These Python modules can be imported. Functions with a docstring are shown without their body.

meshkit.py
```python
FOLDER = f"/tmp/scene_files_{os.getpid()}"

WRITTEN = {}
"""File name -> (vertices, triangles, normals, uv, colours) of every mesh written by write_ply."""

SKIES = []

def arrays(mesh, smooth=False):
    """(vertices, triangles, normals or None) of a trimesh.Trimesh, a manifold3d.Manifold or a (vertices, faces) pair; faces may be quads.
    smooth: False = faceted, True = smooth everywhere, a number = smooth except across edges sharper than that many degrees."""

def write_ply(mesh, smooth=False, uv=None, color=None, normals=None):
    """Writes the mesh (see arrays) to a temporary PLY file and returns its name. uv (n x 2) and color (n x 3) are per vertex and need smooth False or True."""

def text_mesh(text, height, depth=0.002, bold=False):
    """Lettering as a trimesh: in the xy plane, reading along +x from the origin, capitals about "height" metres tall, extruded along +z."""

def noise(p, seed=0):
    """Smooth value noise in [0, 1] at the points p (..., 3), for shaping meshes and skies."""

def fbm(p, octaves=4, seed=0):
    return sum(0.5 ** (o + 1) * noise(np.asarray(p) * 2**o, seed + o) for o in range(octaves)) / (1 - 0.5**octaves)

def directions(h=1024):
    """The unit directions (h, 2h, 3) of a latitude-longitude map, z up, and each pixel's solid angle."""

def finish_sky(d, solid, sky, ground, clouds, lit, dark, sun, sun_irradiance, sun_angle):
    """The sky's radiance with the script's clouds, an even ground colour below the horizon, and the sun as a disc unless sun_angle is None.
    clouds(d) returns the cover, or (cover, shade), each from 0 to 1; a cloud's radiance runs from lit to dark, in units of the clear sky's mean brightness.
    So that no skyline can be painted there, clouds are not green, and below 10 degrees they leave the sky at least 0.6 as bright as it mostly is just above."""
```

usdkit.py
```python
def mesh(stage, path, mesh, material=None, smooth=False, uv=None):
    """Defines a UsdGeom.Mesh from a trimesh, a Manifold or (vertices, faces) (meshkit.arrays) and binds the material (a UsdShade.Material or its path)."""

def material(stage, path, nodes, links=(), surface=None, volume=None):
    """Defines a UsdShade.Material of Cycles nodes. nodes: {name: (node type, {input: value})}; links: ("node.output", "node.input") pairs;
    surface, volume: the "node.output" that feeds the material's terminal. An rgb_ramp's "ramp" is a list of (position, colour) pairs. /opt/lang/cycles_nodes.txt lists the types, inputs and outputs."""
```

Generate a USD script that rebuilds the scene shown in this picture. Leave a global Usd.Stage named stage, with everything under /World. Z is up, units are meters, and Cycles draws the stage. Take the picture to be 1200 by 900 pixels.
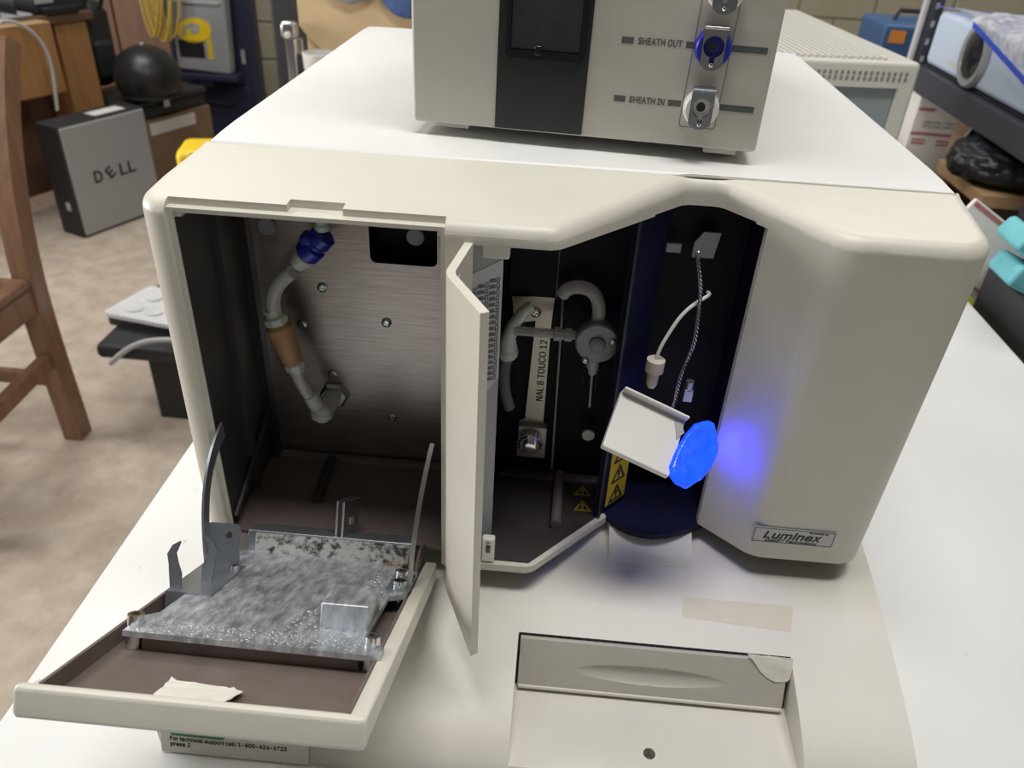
import math, random
import numpy as np
import trimesh, manifold3d, usdkit, meshkit
from manifold3d import Manifold, CrossSection
from shapely.geometry import Polygon, LineString, Point, box as sbox
from shapely import affinity
from pxr import Usd, UsdGeom, UsdLux, UsdShade, Gf, Sdf

random.seed(7); np.random.seed(7)
stage = Usd.Stage.CreateInMemory()
UsdGeom.SetStageUpAxis(stage, 'Z'); UsdGeom.SetStageMetersPerUnit(stage, 1.0)
UsdGeom.Xform.Define(stage, '/World'); UsdGeom.Scope.Define(stage, '/World/Looks')
OZ = 0.845            # floor is z = 0; below, all heights are given from the underside of the analyzer's front panel

# ------------------------------------------------------------------ camera
CAM = (-0.0089, -0.3651, 0.3481 + OZ); PITCH, YAW, ROLL, FPX = 0.5752, -0.0455, 0.0556, 929.0
def camera():
    cp, sp, cy, sy = math.cos(PITCH), math.sin(PITCH), math.cos(YAW), math.sin(YAW)
    f = np.array([cp*sy, cp*cy, -sp]); r0 = np.array([cy, -sy, 0.0]); u0 = np.cross(r0, f)
    r = r0*math.cos(ROLL) + u0*math.sin(ROLL); u = -r0*math.sin(ROLL) + u0*math.cos(ROLL)
    c = UsdGeom.Camera.Define(stage, '/World/camera')
    m = Gf.Matrix4d(*r, 0, *u, 0, *(-f), 0, *CAM, 1)
    c.AddTransformOp().Set(m)
    c.CreateHorizontalApertureAttr(36.0); c.CreateVerticalApertureAttr(27.0)
    c.CreateFocalLengthAttr(FPX/1200*36.0)
    c.CreateFStopAttr(13.0); c.CreateFocusDistanceAttr(0.44)
    c.CreateClippingRangeAttr((0.02, 60))
    c.CreateExposureAttr(0.05)
camera()

# ------------------------------------------------------------------ lights
def dome(color, strength):
    d = UsdLux.DomeLight.Define(stage, '/World/room_light')
    d.CreateColorAttr(Gf.Vec3f(*color)); d.CreateIntensityAttr(strength)
dome((1.0, 0.965, 0.92), 0.028)
def ceiling_lamp(name, x, y, w, h, inten, z=1.95):
    l = UsdLux.RectLight.Define(stage, '/World/' + name)
    l.AddTranslateOp().Set(Gf.Vec3d(x, y, z + OZ))
    l.CreateWidthAttr(w); l.CreateHeightAttr(h); l.CreateIntensityAttr(inten); l.CreateColorAttr(Gf.Vec3f(1.0, 0.98, 0.95))
def side_window(name, x, y, z, w, h, inten):
    l = UsdLux.RectLight.Define(stage, '/World/' + name)
    l.AddTranslateOp().Set(Gf.Vec3d(x, y, z + OZ)); l.AddRotateYOp().Set(-90.0)
    l.CreateWidthAttr(h); l.CreateHeightAttr(w); l.CreateIntensityAttr(inten); l.CreateColorAttr(Gf.Vec3f(1.0, 0.98, 0.95))
ceiling_lamp('ceiling_light', 0.12, -0.11, 1.2, 0.42, 18.5)
ceiling_lamp('ceiling_light_001', -1.7, 0.70, 0.6, 1.2, 8.0)
ceiling_lamp('ceiling_light_002', -1.6, 2.2, 1.2, 0.6, 13.0)
ceiling_lamp('ceiling_light_003', 1.3, 2.0, 1.2, 0.6, 9.0)
led = UsdLux.SphereLight.Define(stage, '/World/probe_led'); led.AddTranslateOp().Set(Gf.Vec3d(.0940, .0380, .0500 + OZ))
led.CreateRadiusAttr(.002); led.CreateIntensityAttr(28.0); led.CreateColorAttr(Gf.Vec3f(.015, .02, 1.0))
beam = UsdLux.DiskLight.Define(stage, '/World/probe_led_001'); beam.AddTranslateOp().Set(Gf.Vec3d(.0985, .0330, .0500 + OZ))
beam.AddRotateZOp().Set(-14.0); beam.AddRotateYOp().Set(-90.0)
beam.CreateRadiusAttr(.0026); beam.CreateIntensityAttr(300.0); beam.CreateColorAttr(Gf.Vec3f(.01, .015, 1.0))
side_window('daylight_window', -4.46, 0.45, 0.6, 1.8, 1.5, 17.0)

# ------------------------------------------------------------------ materials
MATS = {}
def mat(name, color, rough=0.5, metal=0.0, tone=None, scale=30.0, stretch=(1, 1, 1), bump=0.0, bump_scale=None, detail=4.0,
        lo=0.35, hi=0.65, emit=None, estr=0.0, trans=0.0, ior=1.5, coat=0.0, spec=0.5, sss=0.0, rough2=None):
    n = {'p': ('principled_bsdf', {'base_color': color, 'roughness': rough, 'metallic': metal, 'ior': ior, 'transmission_weight': trans,
                                   'coat_weight': coat, 'specular_ior_level': spec})}
    if sss: n['p'][1].update({'subsurface_weight': sss, 'subsurface_scale': 0.004})
    if emit: n['p'][1].update({'emission_color': emit, 'emission_strength': estr})
    L = []
    if tone is not None or bump or rough2 is not None:
        n['g'] = ('texture_coordinate', {})
        n['m'] = ('mapping', {'scale': stretch}); L.append(('g.object', 'm.vector'))
        n['t'] = ('noise_texture', {'scale': scale, 'detail': detail, 'roughness': 0.6}); L.append(('m.vector', 't.vector'))
        if tone is not None:
            n['r'] = ('rgb_ramp', {'ramp': [(lo, color), (hi, tone)]}); L += [('t.fac', 'r.fac'), ('r.color', 'p.base_color')]
        if rough2 is not None:
            n['mr'] = ('map_range', {'from_min': lo, 'from_max': hi, 'to_min': rough, 'to_max': rough2, 'clamp': True})
            L += [('t.fac', 'mr.value'), ('mr.result', 'p.roughness')]
        if bump:
            n['t2'] = ('noise_texture', {'scale': bump_scale or scale, 'detail': 3.0}); L.append(('m.vector', 't2.vector'))
            n['b'] = ('bump', {'strength': bump, 'distance': 0.001}); L += [('t2.fac', 'b.height'), ('b.normal', 'p.normal')]
    MATS[name] = usdkit.material(stage, '/World/Looks/' + name, n, L, surface='p.BSDF')
    return MATS[name]

def translucent(name, color, fac, rough):
    n = {'t': ('transparent_bsdf', {'color': (.9, .9, .9)}), 'p': ('principled_bsdf', {'base_color': color, 'roughness': rough, 'specular_ior_level': .8}),
         'l': ('layer_weight', {'blend': .35}), 'mr': ('map_range', {'from_min': 0.0, 'from_max': 1.0, 'to_min': fac, 'to_max': 1.0, 'clamp': True}), 'x': ('mix_closure', {'fac': fac})}
    MATS[name] = usdkit.material(stage, '/World/Looks/' + name, n, [('l.facing', 'mr.value'), ('mr.result', 'x.fac'), ('t.BSDF', 'x.closure1'), ('p.BSDF', 'x.closure2')], surface='x.closure')
mat('cream_plastic', (.63, .607, .525), .42, tone=(.665, .643, .56), scale=14, bump=.06, bump_scale=900)
mat('grey_white_enamel', (.72, .72, .705), .45, tone=(.75, .75, .735), scale=10, bump=.05, bump_scale=1200)
mat('platform_plastic', (.66, .635, .565), .45, tone=(.70, .675, .60), scale=12, bump=.06, bump_scale=900)
mat('drawer_plastic', (.48, .455, .40), .45, tone=(.51, .485, .425), scale=20)
mat('adhesive_residue', (.60, .55, .43), .45, tone=(.63, .58, .465), scale=60)
mat('beige_paint', (.52, .495, .44), .42, tone=(.55, .525, .47), scale=15, bump=.08, bump_scale=1500)
mat('black_panel', (.018, .019, .020), .38)
mat('black_gloss', (.012, .012, .014), .12)
mat('bin_liner', (.014, .015, .018), .38)
mat('screen_glass', (.035, .036, .045), .10, tone=(.05, .05, .06), scale=40)
mat('print_grey', (.10, .105, .11), .5)
mat('ink', (.02, .02, .025), .6)
mat('blue_plastic', (.018, .03, .36), .3)
mat('blue_translucent', (.012, .02, .16), .25)
mat('dark_blue', (.008, .01, .06), .4)
mat('white_plastic', (.75, .74, .70), .4)
mat('natural_plastic', (.76, .74, .65), .38, sss=.3)
mat('peek_plastic', (.56, .50, .42), .45)
translucent('clear_tube', (.80, .80, .77), 0.5, 0.12)
translucent('frosted_plastic', (.60, .595, .57), 0.55, 0.22)
translucent('smoke_plastic', (.24, .24, .245), 0.72, 0.22)
mat('amber_filter', (.50, .26, .11), .5, tone=(.57, .32, .15), scale=60)
mat('brown_powder', (.175, .135, .120), .45, metal=.25, tone=(.215, .172, .155), scale=40, bump=.15, bump_scale=700)
mat('dark_brown_powder', (.045, .036, .034), .5, metal=.2, tone=(.06, .048, .045), scale=40)
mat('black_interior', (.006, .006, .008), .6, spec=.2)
mat('black_blue_interior', (.005, .006, .030), .5, spec=.25)
mat('dark_wall', (.075, .070, .068), .42, metal=.3, tone=(.06, .055, .054), scale=20)
mat('brushed_steel', (.29, .245, .215), .33, metal=.85, tone=(.39, .345, .31), scale=30, stretch=(1, 1, 22), bump=.10, bump_scale=90, detail=8.0)
mat('zinc', (.33, .355, .39), .34, metal=.7, tone=(.66, .69, .73), scale=85, stretch=(2.4, .8, 1), bump=.35, bump_scale=260, rough2=.55, detail=12.0, lo=.34, hi=.68)
mat('zinc_plain', (.30, .325, .35), .36, metal=.8, tone=(.37, .39, .42), scale=60)
mat('salt_crust', (.36, .375, .40), .42, metal=.5, tone=(.56, .57, .59), scale=300, bump=.9, bump_scale=420)
mat('corroded_zinc', (.50, .50, .48), .5, metal=.4, tone=(.06, .055, .05), scale=170, lo=.48, hi=.62, bump=.4)
mat('rust', (.33, .15, .06), .7, tone=(.15, .07, .04), scale=300)
mat('chrome', (.72, .72, .72), .18, metal=1.0)
mat('steel', (.55, .55, .54), .28, metal=1.0)
mat('brass_grey', (.42, .39, .31), .38, metal=.7, tone=(.48, .45, .36), scale=50)
mat('paper', (.62, .62, .62), .7)
mat('tape_paper', (.78, .75, .66), .6, tone=(.84, .81, .73), scale=90, bump=.5, bump_scale=140)
mat('label_silver', (.45, .45, .46), .35, metal=.4)
mat('warning_yellow', (.62, .46, .02), .45)
mat('yellow_line', (.42, .30, .02), .5)
mat('green_print', (.03, .22, .10), .5)
mat('led_lens', (.01, .05, .6), .22, tone=(.02, .10, .8), scale=120, emit=(.001, .036, 1.0), estr=1.7, bump=.6, bump_scale=140)
mat('desk_laminate', (.735, .735, .725), .38, tone=(.755, .755, .745), scale=9)
mat('desk_scuff', (.58, .58, .57), .6)
mat('desk_steel', (.25, .25, .25), .5)
mat('concrete', (.38, .305, .24), .72, tone=(.50, .425, .35), scale=16, bump=.3, bump_scale=60, detail=14.0, lo=.36, hi=.68)
mat('wall_paint', (.40, .37, .27), .6, tone=(.43, .40, .30), scale=5)
mat('mortar', (.30, .28, .21), .8)
mat('chair_wood', (.255, .138, .082), .38, tone=(.19, .098, .056), scale=10, stretch=(6, 6, .7))
mat('oak', (.37, .19, .075), .5, tone=(.30, .145, .055), scale=7, stretch=(6, 6, .6))
mat('dark_oak', (.10, .055, .035), .5, tone=(.13, .07, .04), scale=8, stretch=(1, 6, 6))
mat('pine', (.48, .32, .17), .5, tone=(.42, .27, .14), scale=10, stretch=(.6, 8, 8))
mat('door_wood', (.16, .075, .038), .5, tone=(.12, .055, .03), scale=6, stretch=(6, 6, .5))
mat('charcoal', (.022, .024, .027), .5)
mat('grey_case', (.36, .365, .375), .42, metal=.2)
mat('navy', (.020, .024, .055), .5)
mat('soft_black', (.016, .017, .018), .65, bump=.6, bump_scale=60, tone=(.024, .025, .027), scale=40)
mat('leather_black', (.018, .019, .020), .38)
mat('cardboard', (.64, .47, .27), .7, tone=(.68, .51, .30), scale=12)
mat('dark_cardboard', (.22, .145, .085), .7, tone=(.25, .17, .10), scale=12)
mat('white_card', (.70, .67, .65), .6, tone=(.74, .71, .69), scale=15)
mat('postal_red', (.45, .16, .16), .6)
mat('yellow_vinyl', (.80, .56, .02), .45)
mat('yellow_cable', (.52, .36, .06), .5)
mat('grey_cable', (.45, .45, .46), .5)
mat('light_grey', (.36, .37, .37), .45)
mat('pale_grey', (.52, .53, .53), .45)
mat('terminal_beige', (.60, .585, .53), .5)
mat('terminal_vent', (.24, .235, .21), .6)
mat('terminal_dark', (.12, .12, .115), .6)
mat('terminal_screen', (.27, .31, .32), .25)
mat('rack_black', (.046, .049, .066), .45)
mat('projector_white', (.52, .60, .74), .4)
mat('projector_ring', (.38, .39, .41), .3, metal=.3)
mat('lens_glass', (.02, .02, .025), .06)
mat('orange_label', (.75, .28, .06), .5)
mat('tool_blue', (.05, .12, .26), .45)
mat('teal_pack', (.13, .44, .50), .4, tone=(.20, .54, .58), scale=20)
mat('zip_blue', (.03, .08, .52), .4)
mat('red_mark', (.60, .02, .05), .5)
mat('lime', (.55, .75, .05), .5)
mat('tray_clear', (.66, .68, .70), .25, tone=(.74, .75, .76), scale=30, bump=.3, bump_scale=60)
mat('denim', (.05, .10, .26), .8, tone=(.08, .14, .32), scale=50)
def film():
    n = {'t': ('transparent_bsdf', {'color': (.93, .94, .97)}), 'g': ('principled_bsdf', {'base_color': (.80, .80, .84), 'roughness': .18, 'specular_ior_level': .9}),
         'tc': ('texture_coordinate', {}), 'nz': ('noise_texture', {'scale': 34.0, 'detail': 3.0, 'distortion': 1.2}),
         'b': ('bump', {'strength': .9, 'distance': .01}), 'mr': ('map_range', {'from_min': .4, 'from_max': .75, 'to_min': .25, 'to_max': .7, 'clamp': True}),
         'x': ('mix_closure', {'fac': .4})}
    L = [('tc.object', 'nz.vector'), ('nz.fac', 'b.height'), ('b.normal', 'g.normal'), ('nz.fac', 'mr.value'), ('mr.result', 'x.fac'),
         ('t.BSDF', 'x.closure1'), ('g.BSDF', 'x.closure2')]
    MATS['plastic_film'] = usdkit.material(stage, '/World/Looks/plastic_film', n, L, surface='x.closure')
film()

# ------------------------------------------------------------------ naming and prims
USED = set()
def free(parent, name):
    p, i = f'{parent}/{name}', 0
    while p in USED:
        i += 1; p = f'{parent}/{name}_{i:03d}'
    USED.add(p); return p
class Thing:
    """Parts are collected in world coordinates; done() puts an Xform at the thing's base and the parts below it."""
    def __init__(s, name, label=None, cat=None, group=None, kind=None):
        s.name, s.label, s.cat, s.group, s.kind, s.parts = name, label, cat, group, kind, []
    def add(s, name, mesh, m, parent=None, smooth=30, label=None, kind=None):
        if isinstance(mesh, list): mesh = trimesh.util.concatenate([tm(x) for x in mesh])
        if len(tm(mesh).faces) == 0: raise ValueError('empty ' + name)
        s.parts.append([name, tm(mesh), m, parent, smooth, label, kind]); return len(s.parts) - 1
    def done(s):
        b = np.array([q[1].bounds for q in s.parts]); lo, hi = b[:, 0].min(0), b[:, 1].max(0)
        c = np.array([(lo[0]+hi[0])/2, (lo[1]+hi[1])/2, lo[2]])
        root = free('/World', s.name); x = UsdGeom.Xform.Define(stage, root); x.AddTranslateOp().Set(Gf.Vec3d(c[0], c[1], c[2] + OZ))
        paths = []
        for name, me, m, parent, smooth, label, kind in s.parts:
            path = free(root if parent is None else paths[parent], name); paths.append(path)
            me = me.copy(); me.apply_translation(-c)
            pr = usdkit.mesh(stage, path, me, MATS[m], smooth=smooth).GetPrim()
            if label: pr.SetCustomDataByKey('label', label)
            if kind: pr.SetCustomDataByKey('kind', kind)
        s.tag(x.GetPrim()); return x
    def tag(s, p):
        for k, v in (('label', s.label), ('category', s.cat), ('group', s.group), ('kind', s.kind)):
            if v: p.SetCustomDataByKey(k, v)
def single(name, mesh, m, label=None, cat=None, kind=None, group=None, smooth=30):
    me = trimesh.util.concatenate([tm(x) for x in mesh]) if isinstance(mesh, list) else tm(mesh).copy()
    lo, hi = me.bounds; c = np.array([(lo[0]+hi[0])/2, (lo[1]+hi[1])/2, lo[2]]); me.apply_translation(-c)
    path = free('/World', name); g = usdkit.mesh(stage, path, me, MATS[m], smooth=smooth)
    g.AddTranslateOp().Set(Gf.Vec3d(c[0], c[1], c[2] + OZ))
    Thing(name, label, cat, group, kind).tag(g.GetPrim()); return g

# ------------------------------------------------------------------ mesh tools
def tm(m):
    if isinstance(m, Manifold):
        k = m.to_mesh(); return trimesh.Trimesh(k.vert_properties[:, :3], k.tri_verts, process=False)
    return m
def man(t):
    t = t.copy(); t.merge_vertices()
    return Manifold(manifold3d.Mesh(np.asarray(t.vertices, np.float32), np.asarray(t.faces, np.uint32)))
def mb(x0, x1, y0, y1, z0, z1):
    return Manifold.cube([x1-x0, y1-y0, z1-z0]).translate([x0, y0, z0])
def rb(x0, x1, y0, y1, z0, z1, r=.002, seg=8):
    """box with rounded edges"""
    r = min(r, (x1-x0)/2.01, (y1-y0)/2.01, (z1-z0)/2.01)
    s = Manifold.sphere(r, seg)
    return Manifold.batch_hull([s.translate([x, y, z]) for x in (x0+r, x1-r) for y in (y0+r, y1-r) for z in (z0+r, z1-r)])
def bx(x0, x1, y0, y1, z0, z1): return tm(mb(x0, x1, y0, y1, z0, z1))
def prism(poly, h, z=0.0):
    """shapely polygon in xy, extruded upward"""
    m = trimesh.creation.extrude_polygon(poly, h, engine='earcut'); m.apply_translation([0, 0, z]); return m
def frame(o, X, Y):
    X = np.asarray(X, float); X /= np.linalg.norm(X); Y = np.asarray(Y, float); Y -= X*(X@Y); Y /= np.linalg.norm(Y)
    M = np.eye(4); M[:3, 0], M[:3, 1], M[:3, 2], M[:3, 3] = X, Y, np.cross(X, Y), o; return M
def xf(m, M): m = tm(m).copy(); m.apply_transform(M); return m
def turn(m, deg, about, axis=(0, 0, 1)):
    return xf(m, trimesh.transformations.rotation_matrix(math.radians(deg), axis, about))
def spline(pts, n=24):
    from scipy.interpolate import CubicSpline
    p = np.asarray(pts, float); t = np.r_[0, np.cumsum(np.linalg.norm(np.diff(p, axis=0), axis=1))]
    return CubicSpline(t, p)(np.linspace(0, t[-1], n))
def tube(pts, r, seg=10, smooth_n=None, hollow=0):
    p = spline(pts, smooth_n) if smooth_n else np.asarray(pts, float)
    rr = np.full(len(p), r) if np.ndim(r) == 0 else np.asarray(r, float)
    T = np.gradient(p, axis=0); T /= np.linalg.norm(T, axis=1)[:, None]
    u = np.cross(T[0], [0, 0, 1.0]); u = u if np.linalg.norm(u) > .1 else np.cross(T[0], [1.0, 0, 0]); u /= np.linalg.norm(u)
    V, F, a = [], [], np.linspace(0, 2*np.pi, seg, endpoint=False)
    for i in range(len(p)):
        u = u - T[i]*(u@T[i]); u /= np.linalg.norm(u); w = np.cross(T[i], u)
        V.append(p[i] + rr[i]*(np.cos(a)[:, None]*u + np.sin(a)[:, None]*w))
    V = np.vstack(V + [p[:1], p[-1:]]); n = len(p)
    for i in range(n-1):
        for j in range(seg):
            k = (j+1) % seg; F += [[i*seg+j, i*seg+k, (i+1)*seg+k], [i*seg+j, (i+1)*seg+k, (i+1)*seg+j]]
    c0, c1 = n*seg, n*seg+1
    for j in range(seg):
        k = (j+1) % seg; F += [[c0, k, j], [c1, (n-1)*seg+j, (n-1)*seg+k]]
    return trimesh.Trimesh(V, F, process=False)
def rod(a, b, r, seg=14, r2=None):
    a, b = np.asarray(a, float), np.asarray(b, float)
    return tube([a, a+(b-a)*.5, b], [r, r if r2 is None else (r+r2)/2, r if r2 is None else r2], seg)
def lathe(prof, o, d, seg=24):
    """prof: (distance along d, radius) pairs, swept about the axis through o along d"""
    d = np.asarray(d, float)/np.linalg.norm(d); u = np.cross(d, [0, 0, 1.0]); u = u if np.linalg.norm(u) > .1 else np.cross(d, [0, 1.0, 0]); u /= np.linalg.norm(u); w = np.cross(d, u)
    a = np.linspace(0, 2*np.pi, seg, endpoint=False); o = np.asarray(o, float); n = len(prof)
    V = [o + h*d + r*(np.cos(a)[:, None]*u + np.sin(a)[:, None]*w) for h, r in prof] + [[o + prof[0][0]*d, o + prof[-1][0]*d]]
    F = []
    for i in range(n-1):
        for j in range(seg):
            k = (j+1) % seg; F += [[i*seg+j, i*seg+k, (i+1)*seg+k], [i*seg+j, (i+1)*seg+k, (i+1)*seg+j]]
    for j in range(seg):
        k = (j+1) % seg; F += [[n*seg, k, j], [n*seg+1, (n-1)*seg+j, (n-1)*seg+k]]
    return trimesh.Trimesh(np.vstack(V), F, process=False)
def screw(o, d, r=.0025, h=.0012):
    """cross-head screw: domed head with a recessed cross"""
    head = lathe([(0, r), (h*.5, r*.95), (h, r*.55)], (0, 0, 0), (0, 0, 1), 14)
    hm = man(head); c = mb(-r*.55, r*.55, -r*.13, r*.13, h*.35, h*2); hm = hm - c - c.rotate([0, 0, 90])
    d = np.asarray(d, float); x = np.cross(d, [.3, .2, 1.0]); 
    return xf(hm, frame(o, x, np.cross(d, x)))
def socket(o, d, r=.0038, h=.005):
    """socket-head cap screw"""
    hm = Manifold.cylinder(h, r, r, 18) - Manifold.cylinder(h, r*.55, r*.55, 6).translate([0, 0, h*.45])
    d = np.asarray(d, float); x = np.cross(d, [.3, .2, 1.0]) if abs(d[2]) < .99 else np.array([1.0, 0, 0])
    return xf(hm, frame(o, x, np.cross(d, x)))
def text(s, h, M, depth=.0003, bold=False, width=None, slant=0.0):
    m = meshkit.text_mesh(s, h, depth, bold)
    if slant: m.vertices[:, 0] += slant*m.vertices[:, 1]
    if width: m.vertices[:, 0] *= width/m.bounds[1, 0]
    return xf(m, M)
def bars(rows, M, depth=.0003):
    """rows of (x, y, w, h) flat print"""
    return xf(trimesh.util.concatenate([bx(x, x+w, y, y+h, 0, depth) for x, y, w, h in rows]), M)
def arc_pts(c, r, a0, a1, n=10): return [(c[0]+r*math.cos(t), c[1]+r*math.sin(t)) for t in np.linspace(math.radians(a0), math.radians(a1), n)]
def loft(poly, rings, cap='both'):
    """poly: closed (n, 2) outline, counter-clockwise; rings: (inward offset, z) from bottom to top. One watertight mesh."""
    p = np.asarray(poly, float); a = np.roll(p, 1, 0) - p; b = np.roll(p, -1, 0) - p
    t = b/np.linalg.norm(b, axis=1)[:, None] - a/np.linalg.norm(a, axis=1)[:, None]; t /= np.linalg.norm(t, axis=1)[:, None]
    nrm = np.stack([-t[:, 1], t[:, 0]], 1); n = len(p); V, F = [], []
    for o, z in rings: V.append(np.c_[p + nrm*o, np.full(n, z)])
    for i in range(len(rings)-1):
        for j in range(n):
            k = (j+1) % n; F += [[i*n+j, i*n+k, (i+1)*n+k], [i*n+j, (i+1)*n+k, (i+1)*n+j]]
    for ring, flip in ((0, True), (len(rings)-1, False)):
        tri = np.asarray(manifold3d.triangulate([V[ring][:, :2]]), int) + ring*n
        F += (tri[:, ::-1] if flip else tri).tolist()
    return trimesh.Trimesh(np.vstack(V), F, process=False)
def densify(poly, step):
    p = np.asarray(poly, float); out = []
    for i in range(len(p)):
        q = p[(i+1) % len(p)]; k = max(1, int(round(np.linalg.norm(q-p[i])/step)))
        out += [p[i] + (q-p[i])*j/k for j in range(k)]
    keep = [out[0]]
    for q in out[1:]:
        if np.linalg.norm(q-keep[-1]) > 3e-4 and np.linalg.norm(q-keep[0]) > 3e-4: keep.append(q)
    return np.array(keep)
def round_poly(pts, radii, step=9):
    """closed outline with each corner rounded by its own radius"""
    p = np.asarray(pts, float); out = []
    for i in range(len(p)):
        a, c, b = p[i-1], p[i], p[(i+1) % len(p)]; u = (a-c)/np.linalg.norm(a-c); v = (b-c)/np.linalg.norm(b-c)
        r = radii[i]
        if r <= 0: out.append(c); continue
        ang = math.acos(np.clip(u@v, -1, 1)); d = r/math.tan(ang/2); d = min(d, .49*np.linalg.norm(a-c), .49*np.linalg.norm(b-c)); r = d*math.tan(ang/2)
        bis = (u+v)/np.linalg.norm(u+v); ctr = c + bis*(r/math.sin(ang/2)); s, e = c+u*d, c+v*d
        a0 = math.atan2(*(s-ctr)[::-1]); a1 = math.atan2(*(e-ctr)[::-1]); da = (a1-a0+math.pi) % (2*math.pi) - math.pi
        k = max(3, int(abs(da)/math.radians(step)))
        out += [ctr + r*np.array([math.cos(a0+da*j/k), math.sin(a0+da*j/k)]) for j in range(k+1)]
    return np.array(out)
X, Y, Z = np.eye(3)
FR = lambda o: frame(o, (1, 0, 0), (0, 0, 1))       # print that faces the front (-y), reading along +x

# ================================================================== the setting
single('floor', bx(-4.5, 3.2, -1.6, 4.4, -.895, -.845), 'concrete', kind='structure')
single('wall_left', bx(-4.62, -4.5, -1.6, 4.4, -.845, 2.0), 'wall_paint', kind='structure'); single('wall_right', bx(3.2, 3.3, -1.6, 4.4, -.845, 2.0), 'wall_paint', kind='structure')
def side_frame():
    t = Thing('window_1', kind='structure')
    for a in ((-4.499, -4.44, -.53, -.455, -.24, 1.43), (-4.499, -4.44, 1.355, 1.43, -.24, 1.43), (-4.499, -4.44, -.4545, 1.3545, -.24, -.155), (-4.499, -4.44, -.4545, 1.3545, 1.355, 1.43)): t.add('window_frame', rb(*a, .004), 'white_plastic')
    t.done()
side_frame()
def block_wall():
    t = Thing('wall_back', kind='structure'); t.add('mortar_bed', bx(-4.5, 3.2, 4.412, 4.5, -.845, 2.0), 'mortar')
    for r in range(14):
        for c in range(20):
            x = -4.5 + c*.4 + (r % 2)*.2 - .1; x0, x1 = max(x+.004, -4.5), min(x+.396, 3.2)
            if x1 - x0 > .03: t.add('concrete_block', rb(x0, x1, 4.40, 4.43, -.845+r*.2+.004, -.845+r*.2+.196, .006, 4), 'wall_paint')
    t.done()
block_wall()

def desk():
    t = Thing('desk', 'white laminate worktop with scuff marks carrying the analyzer', 'desk')
    t.add('tabletop', rb(-.318, .535, -.62, 1.42, -.127, -.095, .0025, 8), 'desk_laminate')
    for x in (-.27, .47):
        for y in (-.55, 1.34): t.add('leg', rb(x-.025, x+.025, y-.025, y+.025, -.845, -.1272, .004), 'desk_steel')
    for y in (-.55, 1.34): t.add('apron', bx(-.244, .444, y-.012, y+.012, -.20, -.1272), 'desk_steel')
    rng = random.Random(3)
    for x, y in ((-.288, .118), (-.293, .03), (-.262, -.145), (.30, .02), (.35, .20), (-.272, .06)):
        s = rng.uniform(.0012, .0024); p = affinity.rotate(affinity.scale(Point(x, y).buffer(s, 4), 1, .25), rng.uniform(0, 180))
        t.add('scuff', prism(p, .00012, -.09498), 'desk_scuff')
    t.done()
desk()

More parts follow.
